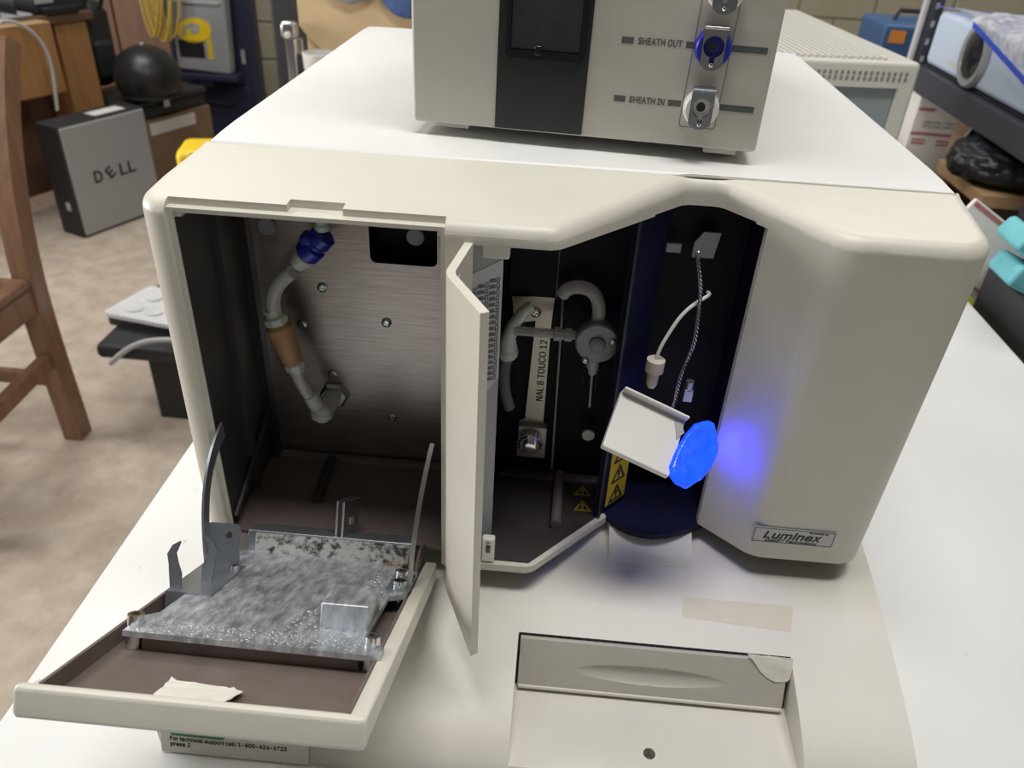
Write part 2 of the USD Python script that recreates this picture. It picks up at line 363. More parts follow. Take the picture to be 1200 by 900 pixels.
# ================================================================== the sample platform under the analyzer
def platform():
    t = Thing('sample_platform', 'beige low sample platform with a recessed drawer bay beneath the analyzer', 'platform')
    ys = np.linspace(.070, -.1062, 220)
    prof = [(.49, -.095), (.49, -.033)] + [(float(y), float(plat_z(y))) for y in ys] + [(-.1066, -.0940), (-.1068, -.095)]
    body = Manifold.extrude(CrossSection([[(y, z) for y, z in prof]]), .44).rotate([90, 0, 90]).translate([-.2185, 0, 0])
    # plan corners rounded, bay cut out
    plan = prism(Polygon(round_poly([(.2215, .49), (-.2185, .49), (-.2185, -.1068), (.2215, -.1068)], [.01, .01, .010, .016], 3)), .2, -.15)
    body = body ^ man(plan)
    bay = Manifold.extrude(CrossSection([[(-.2, -.083), (-.0462, -.083), (-.0206, -.02), (-.2, -.02)]]), .1685).rotate([90, 0, 90]).translate([-.0112, 0, 0])
    body = body - bay
    hole = Manifold.cylinder(.02, .0036, .0036, 20).translate([.071, -.0862, -.094]).scale([1, 1, 1])
    body = body - hole
    boss = tm(Manifold.extrude(CrossSection([[(.06, -.045), (.06, -.0260), (.0440, -.0260), (.0425, -.0264), (.0270, -.0354), (.0225, -.0386), (.0220, -.045)]]), .056).rotate([90, 0, 90]).translate([.0448, 0, 0]))
    body = body + man(boss)
    t.add('body', body, 'platform_plastic', smooth=False)
    t.add('hole_liner', Manifold.cylinder(.004, .0034, .0034, 16).translate([.071, -.0862, -.0948]), 'print_grey')
    # sloping drawer front with a shallow oval finger recess
    M = frame((-.0096, -.0468, -.0826), (1, 0, 0), (0, .0128, .0315))
    t.add('bay_gap', xf(bx(-.0012, .1666, 0, .0345, -.0006, .0002), M), 'ink')
    fr = rb(0, .1645, .0004, .0334, .0003, .0040, .0005) - Manifold.sphere(1, 64).scale([.057, .0078, .0056]).translate([.0815, .0150, .0072])
    d = t.add('drawer_front', xf(fr, M), 'drawer_plastic', smooth=25)
    t.add('drawer_sill', xf(rb(.0005, .1640, .0002, .0022, .0041, .0058, .0004), M), 'platform_plastic', d)
    t.add('adhesive_stain', loft_patch([(.0935, .0006), (.1645, .0012), (.1600, -.0165), (.0915, -.0130)]), 'adhesive_residue', label='faint yellowed rectangle of tape residue')
    # support label on the front
    L = frame((-.2135, -.1063, -.0955), (1, 0, 0), (0, .0055, .0190))
    lab = t.add('support_label', xf(rb(0, .0875, .003, .0262, 0, .0016, .0006), frame((-.2137, -.1072, -.0968), (1, 0, 0), (0, .0050, .0190))), 'platform_plastic', label='white support label with printed telephone number')
    L = frame((-.2137, -.1072, -.0968), (1, 0, 0), (0, .0050, .0190)) @ trimesh.transformations.translation_matrix([0, 0, .0016])
    t.add('lettering', text('For technical support call: 1-800-424-6723', .0027, L @ trimesh.transformations.translation_matrix([.0058, .0120, 0]), .0002, True, .0690), 'ink', lab)
    t.add('lettering', text('press 2', .0027, L @ trimesh.transformations.translation_matrix([.0058, .0082, 0]), .0002, True, .0120), 'ink', lab)
    g = xf(prism(Polygon(round_poly([(.006, .0250), (.0395, .0250), (.0385, .0154), (.007, .0158)][::-1], [0.0, .003, .003, .0])), .0003), L)
    t.add('logo_patch', g, 'green_print', lab)
    # torn masking tape at the bay's corner
    tp = [(.1315, -.0335), (.1575, -.0335), (.1585, -.0455), (.150, -.0478), (.143, -.0455), (.138, -.041)]
    t.add('masking_tape', tape_sheet(), 'tape_paper', label='torn piece of masking tape at the drawer corner')
    t.done()
PLAT = None
def plat_z(y):
    global PLAT
    if PLAT is None:
        from scipy.interpolate import PchipInterpolator
        k = [(-.1062, -.0920), (-.1035, -.0850), (-.0985, -.0785), (-.0915, -.0725), (-.083, -.0677), (-.0725, -.0632), (-.0604, -.0591), (-.047, -.0552), (-.034, -.0518), (-.02, -.0483), (-.006, -.0449), (.008, -.0418), (.022, -.0390), (.038, -.0362), (.05, -.0345), (.07, -.0330)]
        PLAT = PchipInterpolator(*zip(*k))
    return float(PLAT(min(max(y, -.1062), .07)))
def loft_patch(q):
    q = np.asarray(q, float); V, F, n = [], [], 10
    for i in range(n+1):
        for j in range(n+1):
            a = q[0] + (q[1]-q[0])*i/n; b = q[3] + (q[2]-q[3])*i/n; p = a + (b-a)*j/n; V.append((*p, plat_z(p[1]) + .00008))
    for i in range(n):
        for j in range(n): a = i*(n+1)+j; F.append((a, a+1, a+n+2, a+n+1))
    f = np.array(F)[:, ::-1]; m = trimesh.Trimesh(np.array(V), np.vstack([f[:, [0, 1, 2]], f[:, [0, 2, 3]]]), process=False)
    return solid(m, .00006)
def solid(sheet, th):
    """gives an open sheet its thickness"""
    v, f = sheet.vertices, sheet.faces; n = sheet.vertex_normals; k = len(v); e = sheet.edges[trimesh.grouping.group_rows(sheet.edges_sorted, require_count=1)]
    side = np.vstack([np.c_[e[:, 0], e[:, 0]+k, e[:, 1]+k], np.c_[e[:, 0], e[:, 1]+k, e[:, 1]]])
    return trimesh.Trimesh(np.vstack([v, v - n*th]), np.vstack([f, f[:, ::-1]+k, side]), process=False)
def tape_sheet():
    M = frame((.1285, -.0368, -.0492), (1, 0, 0), (0, .0128, .0315)); rng = np.random.RandomState(4)
    o = Polygon([(.0005, .0022), (.0285, .0015), (.0285, -.012), (.0265, -.0145), (.020, -.0150), (.0145, -.0128), (.010, -.0090), (.006, -.0035)])
    v, f = trimesh.creation.triangulate_polygon(o.segmentize(.002), engine='earcut')
    m = trimesh.Trimesh(np.c_[v, .0010 + .0012*meshkit.noise(np.c_[v*160, np.zeros(len(v))], 2)], f, process=False)
    if m.face_normals[:, 2].mean() < 0: m.invert()
    return solid(xf(m, M), .0003)
platform()

# ================================================================== the analyzer
TH = math.radians(27.7)
DM = np.eye(4); DM[:3, 0] = (1, 0, 0); DM[:3, 1] = (0, -math.cos(TH), math.sin(TH)); DM[:3, 2] = (0, math.sin(TH), math.cos(TH)); DM[:3, 3] = (0, -.002, -.029)
def dr(m):
    """from the drop door's own frame (x, out from the hinge, up from its inner face) into the world"""
    m = tm(m).copy(); m.vertices = m.vertices*[1, 1, 1] @ DM[:3, :3].T + DM[:3, 3]
    m.invert(); return m                                        # that frame is left-handed
def dp(x, u, n): return DM[:3, :3] @ np.array([x, u, n]) + DM[:3, 3]

def bezel_mesh():
    out = round_poly([(.2148, .0805), (-.2148, .0805), (-.2180, .03), (-.2180, -.0065), (-.007, -.0065), (.0625, .0695), (.0825, .0695), (.1345, .008), (.2075, .008), (.2115, .045)],
                     [0, 0, .02, .017, .012, .010, .010, .020, .020, .02])
    pts = densify(out, .007); r, zt = .0075, .2105
    rings = [(.0022, -.0285), (.0006, -.0278), (0, -.0262)] + [(0, z) for z in (.03, .10, .16)] + [(r*(1-math.cos(a)), zt-r+r*math.sin(a)) for a in np.linspace(0, math.pi/2, 7)]
    m = loft(pts, rings); v = m.vertices
    k = np.clip((v[:, 2]-.16)/.04, 0, 1); m.vertices[:, 2] -= k*.075*np.clip(.0805-v[:, 1], 0, .12)
    inner = Polygon(out).buffer(-.0042).union(sbox(-.2108, .05, .2108, .13))
    b = man(m) - man(prism(inner, .245, -.05)) 
    # keep a roof: put the top plate back
    roof = man(m) ^ mb(-.3, .3, -.1, .2, .1985, .25)
    b = b + roof
    b = b - mb(-.195, -.0665, -.05, .03, -.020, .1972) - mb(-.2010, -.0620, -.05, .0012, .2008, .25) - mb(-.2010, -.0620, -.05, -.0036, -.03, .25) - mb(-.1980, -.0643, -.05, -.0006, -.03, .1990) - mb(-.1415, -.1135, -.05, .0078, .2008, .25)
    b = b - mb(-.0508, .1043, -.05, .0795, -.0215, .1940) - mb(.044, .1043, -.05, .0795, -.05, .10) - mb(.10, .3, -.05, .0795, -.05, -.0212)
    t = tm(b); v = t.vertices; s = np.clip((v[:, 0]-.085)/.05, 0, 1); s = s*s*(3-2*s)
    t.vertices[:, 1] += np.where(v[:, 1] < .07, s*.0125*np.clip((.195-v[:, 2])/.215, 0, 1), 0); return t

def analyzer():
    t = Thing('flow_analyzer', 'beige benchtop flow analyzer with drop-down tray door and side door open', 'analyzer')
    # grey-white metal cover: top, sides and back
    cov = loft(densify(round_poly([(.2150, .495), (-.2150, .495), (-.2150, .0813), (.2150, .0813)], [.012, .012, 0, 0]), .02),
               [(0, -.027), (0, .2040), (.0008, .2072), (.0022, .2090), (.004, .2100)])
    v = cov.vertices; cov.vertices[:, 2] -= np.where(v[:, 2] > .2, .09*np.clip(.107-v[:, 1], 0, 1) + .10*np.clip(v[:, 1]-.475, 0, 1), 0)
    t.add('cover', man(cov) - mb(-.2125, .2125, .05, .4925, -.05, .2030), 'grey_white_enamel', smooth=25)
    t.add('base_plate', bx(-.205, .1985, .088, .486, -.0275, -.0235), 'dark_wall')
    for x in (-.17, .17):
        for y in (.11, .45): t.add('foot', lathe([(0, .012), (.0048, .012), (.006, .010)], (x, y, -.0329), Z), 'soft_black')
    bz = t.add('front_bezel', bezel_mesh(), 'cream_plastic', smooth=28)
    t.add('badge_plate', *badge()); bp = len(t.parts)-1
    t.add('badge_border', xf(prism(sbox(.0006, .0006, .0509, .0129).difference(sbox(.0010, .0010, .0505, .0125)), .0002), badge_M() @ trimesh.transformations.translation_matrix([0, 0, .0006])), 'print_grey', bp)
    M = badge_M()
    t.add('lettering', text('Luminex', .0060, M @ trimesh.transformations.translation_matrix([.0062, .0042, .0006]), .0002, True, .0372, .25), 'ink', bp)
    t.add('lettering', text('xMAP™ Technology', .0022, M @ trimesh.transformations.translation_matrix([.0085, .0012, .0006]), .0002, True, .0330), 'ink', bp)
    t.add('lettering', text('Powered by', .0013, M @ trimesh.transformations.translation_matrix([.0345, .0108, .0006]), .0002, True, .0125), 'ink', bp)
    # ---------------- reagent compartment on the left
    back = mb(-.2020, -.0600, .0880, .0900, -.0225, .1965) - man(prism(Polygon(round_poly([(-.1229, -.2), (-.0805, -.2), (-.0805, -.10), (-.1229, -.10)], [.004]*4)), .02)).rotate([90, 0, 0]).translate([0, .098, .3365 - .0])
    bp2 = t.add('back_panel', back, 'brushed_steel')
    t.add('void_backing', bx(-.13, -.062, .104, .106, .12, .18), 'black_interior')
    for x, z in ((-.1866, .1558), (-.0938, .1562)): t.add('rubber_plug', lathe([(0, .0056), (.0012, .0056), (.0016, .005)], (x, .0878, z), -Y, 28), 'light_grey', bp2)
    for x, z in ((-.1552, .1163), (-.1714, .0879), (-.1143, .0942), (-.1535, .0506), (-.1131, .0178)): t.add('screw', screw((x, .0879, z), -Y, .0034, .0016), 'steel', bp2)
    t.add('side_wall', bx(-.2050, -.2020, .0045, .0880, -.0225, .1965), 'dark_wall')
    sw = len(t.parts)-1
    t.add('stiffener', bx(-.2020, -.1985, .0440, .0500, -.0200, .1960), 'dark_wall', sw); t.add('stiffener', bx(-.2020, -.1970, .0790, .0878, -.0200, .1960), 'black_panel', sw)
    t.add('stiffener', rod((-.200, .006, -.012), (-.200, .086, .024), .0022), 'dark_brown_powder', sw)
    inside = Polygon([(-.2050, .0085), (-.006, .0085), (.0620, .0775), (.0830, .0775), (.1060, .0500), (.1085, .0500), (.1085, .0880), (-.2050, .0880)])
    t.add('compartment_roof', prism(inside, .0016, .1966), 'black_interior')
    fl = t.add('compartment_floor', bx(-.2020, -.0620, .0025, .0878, -.0225, -.0200), 'brown_powder')
    t.add('floor_seam', crust(-.195, -.066, .0790, .0868, -.0200), 'brown_powder', fl)
    t.add('rest_rail', rod((-.1568, .0780, -.0165), (-.1552, .0340, -.0165), .0034), 'dark_brown_powder', fl)
    t.add('divider', bx(-.0638, -.0610, .0020, .0880, -.0225, .1965), 'dark_brown_powder')
    # tubing in the compartment
    P = lambda *a: np.array(a)
    a = t.add('inlet_tube', tube([P(-.1655, .064, .1372), P(-.1735, .0645, .1298), P(-.1790, .065, .1200), P(-.1800, .065, .1085)], .0046, 14, 18), 'clear_tube', label='clear bent hose above the amber filter')
    t.add('port_stub', lathe([(0, .0032), (.007, .0032), (.008, .0045), (.011, .0045)], (-.1447, .0640, .1770), -Z, 16), 'natural_plastic', a)
    d = np.array([-.0135, 0, -.0150]); d /= np.linalg.norm(d); o = P(-.1425, .064, .1640)
    t.add('quick_coupling', [lathe([(0, .0052), (.0015, .0075), (.007, .0080), (.009, .0066), (.0105, .0066), (.012, .0082), (.0185, .0080), (.0205, .006)], o, d, 20),
                             rb(-.1575, -.1425, .058, .070, .1565, .1635, .002)], 'blue_plastic', a, label='dark blue quick coupling')
    t.add('hose_collar', lathe([(0, .0050), (.001, .0066), (.004, .0066), (.0045, .0054), (.009, .0050)], o + d*.0200, d, 18), 'natural_plastic', a)
    fd = P(.0062, 0, -.0248); fd /= np.linalg.norm(fd); fo = P(-.1803, .065, .1062)
    t.add('filter', lathe([(.006, .0066), (.008, .0086), (.0115, .0088), (.013, .0082), (.034, .0064), (.0352, .0052)], fo, fd, 26), 'amber_filter', a, label='tapered amber inline filter')
    t.add('filter_cap', lathe([(-.004, .0050), (0, .0054), (.0012, .0076), (.0050, .0076), (.0070, .0060)], fo, fd, 8), 'natural_plastic', a)
    t.add('filter_cap', lathe([(.0345, .0050), (.0360, .0066), (.0395, .0066), (.0400, .0050), (.043, .0046)], fo, fd, 8), 'natural_plastic', a)
    b = t.add('outlet_tube', tube([fo + fd*.0400, P(-.1680, .065, .0560), P(-.1612, .066, .0420)], .0040, 14, 12), 'clear_tube', label='clear straight hose below the amber filter')
    t.add('elbow', [tube([P(-.1632, .0655, .0460), P(-.1592, .0655, .0385), P(-.1560, .0665, .0345), P(-.1545, .074, .0342), P(-.1540, .088, .0340)], [.0048, .0054, .0066, .0062, .0058], 18),
                    tm(Manifold.sphere(.0076, 24).translate([-.1562, .0655, .0335])), lathe([(0, .0066), (.004, .0070), (.005, .006)], (-.1562, .0655, .0335), (.15, -.6, -.8), 20)], 'natural_plastic', b)
    t.add('port_nut', lathe([(0, .0105), (.003, .0105), (.0045, .0085)], (-.1530, .0878, .0345), -Y, 6), 'steel', b)
    # ---------------- fluidics bay in the middle
    md = t.add('bay_back', bx(-.0605, .1085, .0880, .0900, -.0225, .1965), 'black_interior')
    t.add('bay_floor', prism(Polygon([(-.0605, -.0030), (-.0085, -.0030), (.0335, .0435), (.0395, .0500), (.0395, .0878), (-.0605, .0878)]), .0020, -.0225), 'dark_brown_powder'); bf = len(t.parts)-1
    t.add('floor_seam', crust(-.035, .038, .078, .087, -.0205), 'dark_brown_powder', bf)
    t.add('rest_rail', rod((.0084, .0840, -.0172), (.0074, .0300, -.0172), .0036), 'brown_powder', bf)
    for k, yy in enumerate((.0655, .0495)):
        w = warning(frame((.0256, yy, -.0204), (1, 0, 0), (0, 1, 0)), .0125); t.add('warning_triangle', w, 'yellow_line', bf)
    up = t.add('upper_cover', rb(-.0345, .0400, .0800, .0862, .1250, .1950, .001), 'black_interior'); t.add('cover_seam', bx(-.0052, -.0046, .0796, .0802, .1250, .1950), 'print_grey', up)
    t.add('cable_guard', [rod((-.0004, .082, .1259), (.0300, .082, .1275), .0008, 8), rod((-.0004, .082, .1259), (.0026, .082, -.012), .0008, 8)], 'brass_grey')
    # label panel beside the swing door
    LP = frame((-.0545, .0030, -.0205), (.0205, .0130, 0), (0, 0, 1)); lw = .0240
    lp = t.add('inner_panel', xf(mb(0, lw, 0, .2160, -.0016, 0), LP), 'light_grey')
    LL = LP @ trimesh.transformations.translation_matrix([0, 0, .0003])
    t.add('checklist_label', xf(prism(Polygon([(0.0004, .100), (lw-.0002, .1255), (lw-.0002, .1985), (.0004, .1915)]), .0003), LP), 'paper', lp, label='white checklist sticker with printed boxes')
    L2 = LP @ trimesh.transformations.translation_matrix([0, 0, .0007])
    boxes, lines = [], []
    for c, cx in enumerate((.0020, .0088, .0156)):
        for r in range(22):
            y = .1860 - r*.0036 - (.004-.002*c)
            if y < .1060 + .024*cx/lw + .001: continue
            boxes += [(cx+.0046, y, .0018, .0003), (cx+.0046, y+.0024, .0018, .0003), (cx+.0046, y, .0003, .0027), (cx+.0061, y, .0003, .0027)]
            lines += [(cx, y+.0004, .0042, .0007), (cx+.0004, y+.0016, .0034, .0006)]
    t.add('check_boxes', bars(boxes, L2, .0001), 'ink', lp); t.add('print_lines', bars(lines, L2, .0001), 'print_grey', lp)
    # bracket strip with hand-written number
    br = t.add('valve_bracket', [xf(prism(Polygon([(-.0325, .122), (-.0062, .1245), (-.0055, .1225), (-.0062, .1060), (-.0062, .0300), (-.0030, .0), (-.0215, .0), (-.0230, .0265), (-.0190, .0285), (-.0165, .1060), (-.0300, .1030)][::-1]), .0016), frame((0, .0862, 0), (1, 0, 0), (0, 0, 1))),
                                 tm(rb(-.0235, -.0030, .0790, .0866, -.0010, .0255, .001))], 'brass_grey', label='dull brass strip with a stamped number')
    t.add('lettering', text('NAL 8 TOUCO 12', .0046, frame((-.0080, .0845, .0440), (0, 0, 1), (-1, 0, 0)), .0003, False, .0480), 'ink', br)
    t.add('knurled_knob', [lathe([(0, .0075), (.002, .0080), (.006, .0080), (.007, .0068), (.007, .0045), (.010, .0045), (.0105, .003)], (-.0145, .0788, .0150), -Y, 22)] +
          [rod((-.0145+.008*math.cos(a), .0785, .0150+.008*math.sin(a)), (-.0145+.008*math.cos(a), .0730, .0150+.008*math.sin(a)), .0011, 6) for a in np.linspace(0, 6.28, 18)[:-1]], 'chrome', br)
    t.add('screw', screw((-.0167, .0846, .1120), -Y, .0036, .0018), 'steel', br)
    t.add('screw', screw((-.0118, .0846, .0985), -Y, .0013, .0008), 'ink', br); t.add('screw', screw((-.0075, .0846, .0990), -Y, .0013, .0008), 'ink', br)
    # pump head with its hoses
    pc = P(.0226, .066, .1075)
    pu = t.add('pump_head', [lathe([(0, .0125), (.0012, .0136), (.0075, .0136), (.0085, .0126), (.0085, .0052), (.0105, .0050), (.0115, .003)], pc, -Y, 36)], 'smoke_plastic', label='translucent grey round pump head')
    for x, z in ((.0316, .1102), (.0163, .0955)): t.add('screw', screw((x, .0574, z), -Y, .0024, .0014), 'steel', pu)
    t.add('pump_hose', tube([P(.0216, .066, .1185), P(.0212, .066, .1300), P(.0165, .067, .1380), P(.0080, .069, .1395), P(-.0010, .072, .1320)], .0042, 14, 22), 'frosted_plastic', pu)
    t.add('hose_barb', [lathe([(0, .0030), (.004, .0030), (.004, .0044), (.0085, .0044), (.0085, .0033), (.010, .0033), (.010, .0046), (.0150, .0046), (.0155, .0030), (.040, .0030)], (.0110, .066, .1080), -X, 8)], 'frosted_plastic', pu)
    t.add('pump_stem', lathe([(0, .0042), (.008, .0040), (.0085, .0030), (.0130, .0026), (.0140, .0008), (.0400, .0007)], (.0215, .064, .0950), (.04, .05, -1), 14), 'frosted_plastic', pu)
    t.add('guide_pin', [rod((.0172, .070, .086), (.0178, .072, .062), .0005, 6), rod((.0258, .070, .086), (.0262, .072, .062), .0005, 6)], 'steel', pu)
    t.add('pump_foot', lathe([(0, .0044), (.001, .0044), (.0015, .0040)], (.0252, .0760, .0255), -Y, 24), 'natural_plastic', pu)
    eb = t.add('side_elbow', [tube([P(-.0325, .070, .0935), P(-.0325, .069, .1010), P(-.0300, .069, .1100), P(-.0240, .071, .1185), P(-.0195, .074, .1215)], [.0062, .0048, .0040, .0040, .0040], 14), tm(Manifold.sphere(.0068, 20).translate([-.0325, .070, .0900]))], 'natural_plastic')
    t.add('waste_tube', tube([P(-.0330, .070, .0860), P(-.0345, .074, .0700), P(-.0300, .080, .0400)], .0040, 10, 12), 'smoke_plastic', eb)
    # ---------------- sampling recess on the right: dark walls, dark round floor
    fp = t.add('recess_panel', xf(mb(0, .0300, -.0205, .1940, -.0020, 0), frame((.0345, .0445, 0), (1, 1.101, 0), (0, 0, 1))), 'black_blue_interior')
    t.add('panel_rail', xf(rb(.0005, .0030, -.0205, .1940, 0, .0022, .0006), frame((.0345, .0445, 0), (1, 1.101, 0), (0, 0, 1))), 'black_panel', fp)
    SP = frame((.0345, .0445, 0), (1, 1.101, 0), (0, 0, 1))
    st = t.add('warning_sticker', xf(prism(sbox(.0090, -.0165, .0290, .0360), .0003), SP), 'warning_yellow', fp, label='yellow sticker with three black hazard triangles')
    for k in range(3): t.parts.append(['warning_triangle', warning(SP @ trimesh.transformations.translation_matrix([.0190, -.0150 + k*.0172, .0003]), .0150, .0145), 'ink', st, 30, None, None])
    rf = t.add('recess_floor', prism(Polygon([(.0400, .0870), (.0415, .0480), (.0450, .0438), (.0500, .0390), (.0564, .0352), (.0640, .0330), (.0723, .0324), (.0815, .0342), (.0911, .0380), (.1000, .0430), (.1083, .0480), (.1083, .0870)]), .0040, -.0252), 'black_blue_interior')
    t.add('floor_ring', [ring((.074, .060), r, .0004, -.0210) for r in (.008, .011, .014)], 'black_panel', rf)
    t.add('recess_wall', bx(.1060, .1083, .0470, .0880, -.0210, .1965), 'black_blue_interior')
    gl = t.add('upper_bracket', [rb(.0575, .0665, .0780, .0800, .1620, .1680, .0006), xf(prism(Polygon([(.0735, .160), (.0860, .160), (.0880, .176), (.0780, .176), (.0735, .169)]), .0015), frame((0, .080, 0), (1, 0, 0), (0, 0, 1)))], 'light_grey')
    nd = P(-.02, 0, -1.0)
    nu = t.add('probe_nut', lathe([(0, .0022), (.0003, .0050), (.0005, .0056), (.0085, .0056), (.0090, .0050), (.0090, .0038), (.0175, .0034), (.0200, .0024), (.0205, .0015)], (.0580, .0480, .1062), nd, 22), 'peek_plastic', label='beige finger-tight nut on the thin white tube')
    t.add('probe_tube', tube([P(.0580, .048, .1050), P(.0588, .048, .1120), P(.0630, .049, .1240), P(.0700, .051, .1370), P(.0770, .054, .1430), P(.0830, .060, .1440), P(.0850, .070, .1420)], .0011, 10, 30), 'white_plastic', nu)
    pb = [P(.0712, .054, .1740), P(.0745, .053, .1620), P(.0775, .052, .1480), P(.0785, .052, .1330), P(.0790, .051, .1190), P(.0770, .050, .1070), P(.0748, .050, .0960), P(.0742, .050, .0830), P(.0725, .051, .0660)]
    p = spline(pb, 120); s = np.linspace(0, 90, 120)
    t.add('braided_wire', [tube(p + .0009*np.c_[np.cos(s+k*2.1), np.sin(s+k*2.1), np.zeros(120)], .00045, 5) for k in range(3)], 'steel')
    t.add('probe_block', [rb(.0790, .0850, .0520, .0570, .0740, .0830, .0008), rod((.082, .0545, .083), (.082, .0545, .0885), .0026, 14)], 'zinc_plain')
    # white sample cup arm with the blue lamp lens at its tip
    SC = frame((.0280, -.0020, .0758), (.0390, -.0047, -.0144), (.0172, .0320, .0143))
    pl = rb(0, .0425, 0, .0390, -.0050, 0, .0008) + rb(0, .0425, .0370, .0390, -.0030, .0062, .0008) - mb(.004, .050, .003, .0365, -.008, -.0014)
    sc = t.add('sample_arm', xf(pl, SC), 'white_plastic', label='white plastic sample arm with raised back flange')
    t.add('arm_edge_chip', xf(prism(Polygon([(.0360, .034), (.0400, .036), (.0435, .0300), (.0400, .0240), (.0385, .029)]), .0009, .0000), SC), 'frosted_plastic', sc)
    e = Polygon(round_poly([(.0405, .0060), (.0430, .0005), (.0478, -.0025), (.0545, -.0020), (.0614, .0071), (.0654, .0171), (.0664, .0282), (.0632, .0383), (.0600, .0440), (.0558, .0451), (.0515, .0425), (.0480, .0392), (.0440, .0290), (.0415, .0170)], [.0025]*14))
    lens = loft(densify(np.array(e.exterior.coords)[:-1][::1 if e.exterior.is_ccw else -1], .003), [(.0018, -.0030), (.0004, -.0018), (0, 0), (.0006, .0016), (.0022, .0026)])
    lm = xf(lens, SC); lm.vertices += .0009*(meshkit.noise(lm.vertices*330, 5)-.5)[:, None]
    t.add('lamp_lens', lm, 'led_lens', sc, label='glowing blue lamp lens at the arm tip')
    # ---------------- swing door, standing open
    c = LineString([(-.0500, -.0060)] + [tuple(q) for q in round_poly([(-.0500, -.0060), (-.0545, -.0420), (-.0348, -.0772)], [0, .013, 0]) if -.0765 < q[1] < -.0065] + [(-.0348, -.0772)])
    def cut_low(m):
        v = m.vertices; v[:, 2] += np.where(v[:, 2] < .05, np.interp(-v[:, 1], [0, .038, .0775], [.014, .014, -.0035]), 0); return m
    sd = t.add('swing_door', cut_low(prism(c.segmentize(.004).buffer(.0021, cap_style=2), .2120, -.0170)), 'cream_plastic', smooth=35)
    ci = LineString([(x + .0034, y + .0012) for x, y in c.coords[1:-1]])
    t.add('door_liner', cut_low(prism(ci.buffer(.0004, cap_style=2), .2060, -.0140)), 'light_grey', sd)
    t.add('hinge_block', rb(-.0440, -.0300, -.0040, .0030, .1860, .1945, .0012), 'white_plastic', sd)
    t.add('hinge_block', rb(-.0385, -.0305, -.0060, -.0010, -.0205, -.0010, .001) - mb(-.036, -.033, -.01, .01, -.013, -.006), 'white_plastic', sd)
    t.add('screw', screw((-.0345, -.0061, -.0045), -Y, .0016, .0008), 'steel', sd)
    drop_door(t)
    t.done()
def badge_M(): return frame((.1322, .0193, -.0060), (1, 0, 0), (0, -.0125/.215, 1))
def badge(): return (xf(prism(Polygon(round_poly([(0, 0), (.0515, 0), (.0515, .0135), (0, .0135)], [.001]*4)), .0006), badge_M()), 'label_silver', bz_parent())
def bz_parent(): return None
def ring(c, r, w, z):
    return prism(Point(*c).buffer(r+w, 12).difference(Point(*c).buffer(r, 12)), .0003, z)
def warning(M, w, h=None):
    h = h or w*.9; tri = Polygon([(-w/2, 0), (w/2, 0), (0, h)]); inn = tri.buffer(-w*.10, join_style=2)
    g = [prism(tri.difference(inn), .0002), prism(Polygon([(-w*.05, h*.32), (w*.05, h*.32), (w*.09, h*.62), (-w*.09, h*.62)]), .0002), prism(Point(0, h*.21).buffer(w*.06, 6), .0002)]
    return xf(trimesh.util.concatenate(g), M)
def crust(x0, x1, y0, y1, z):
    """a ragged raised seam of sealant"""
    n = 60; xs = np.linspace(x0, x1, n); a = meshkit.fbm(np.c_[xs*90, np.zeros(n), np.zeros(n)], 3, 2); V, F = [], []
    for i, x in enumerate(xs):
        V += [(x, y0 + .003*a[i], z), (x, y0 + .0022 + .003*a[i], z + .0010 + .0022*a[(i*7) % n]), (x, y1 - .001, z + .0016 + .002*a[i]), (x, y1, z + .0005)]
    for i in range(n-1):
        for j in range(3): k = i*4+j; F.append((k, k+4, k+5, k+1))
    f = np.array(F); m = trimesh.Trimesh(np.array(V), np.vstack([f[:, [0, 1, 2]], f[:, [0, 2, 3]]]), process=False)
    return solid(m, .0004)
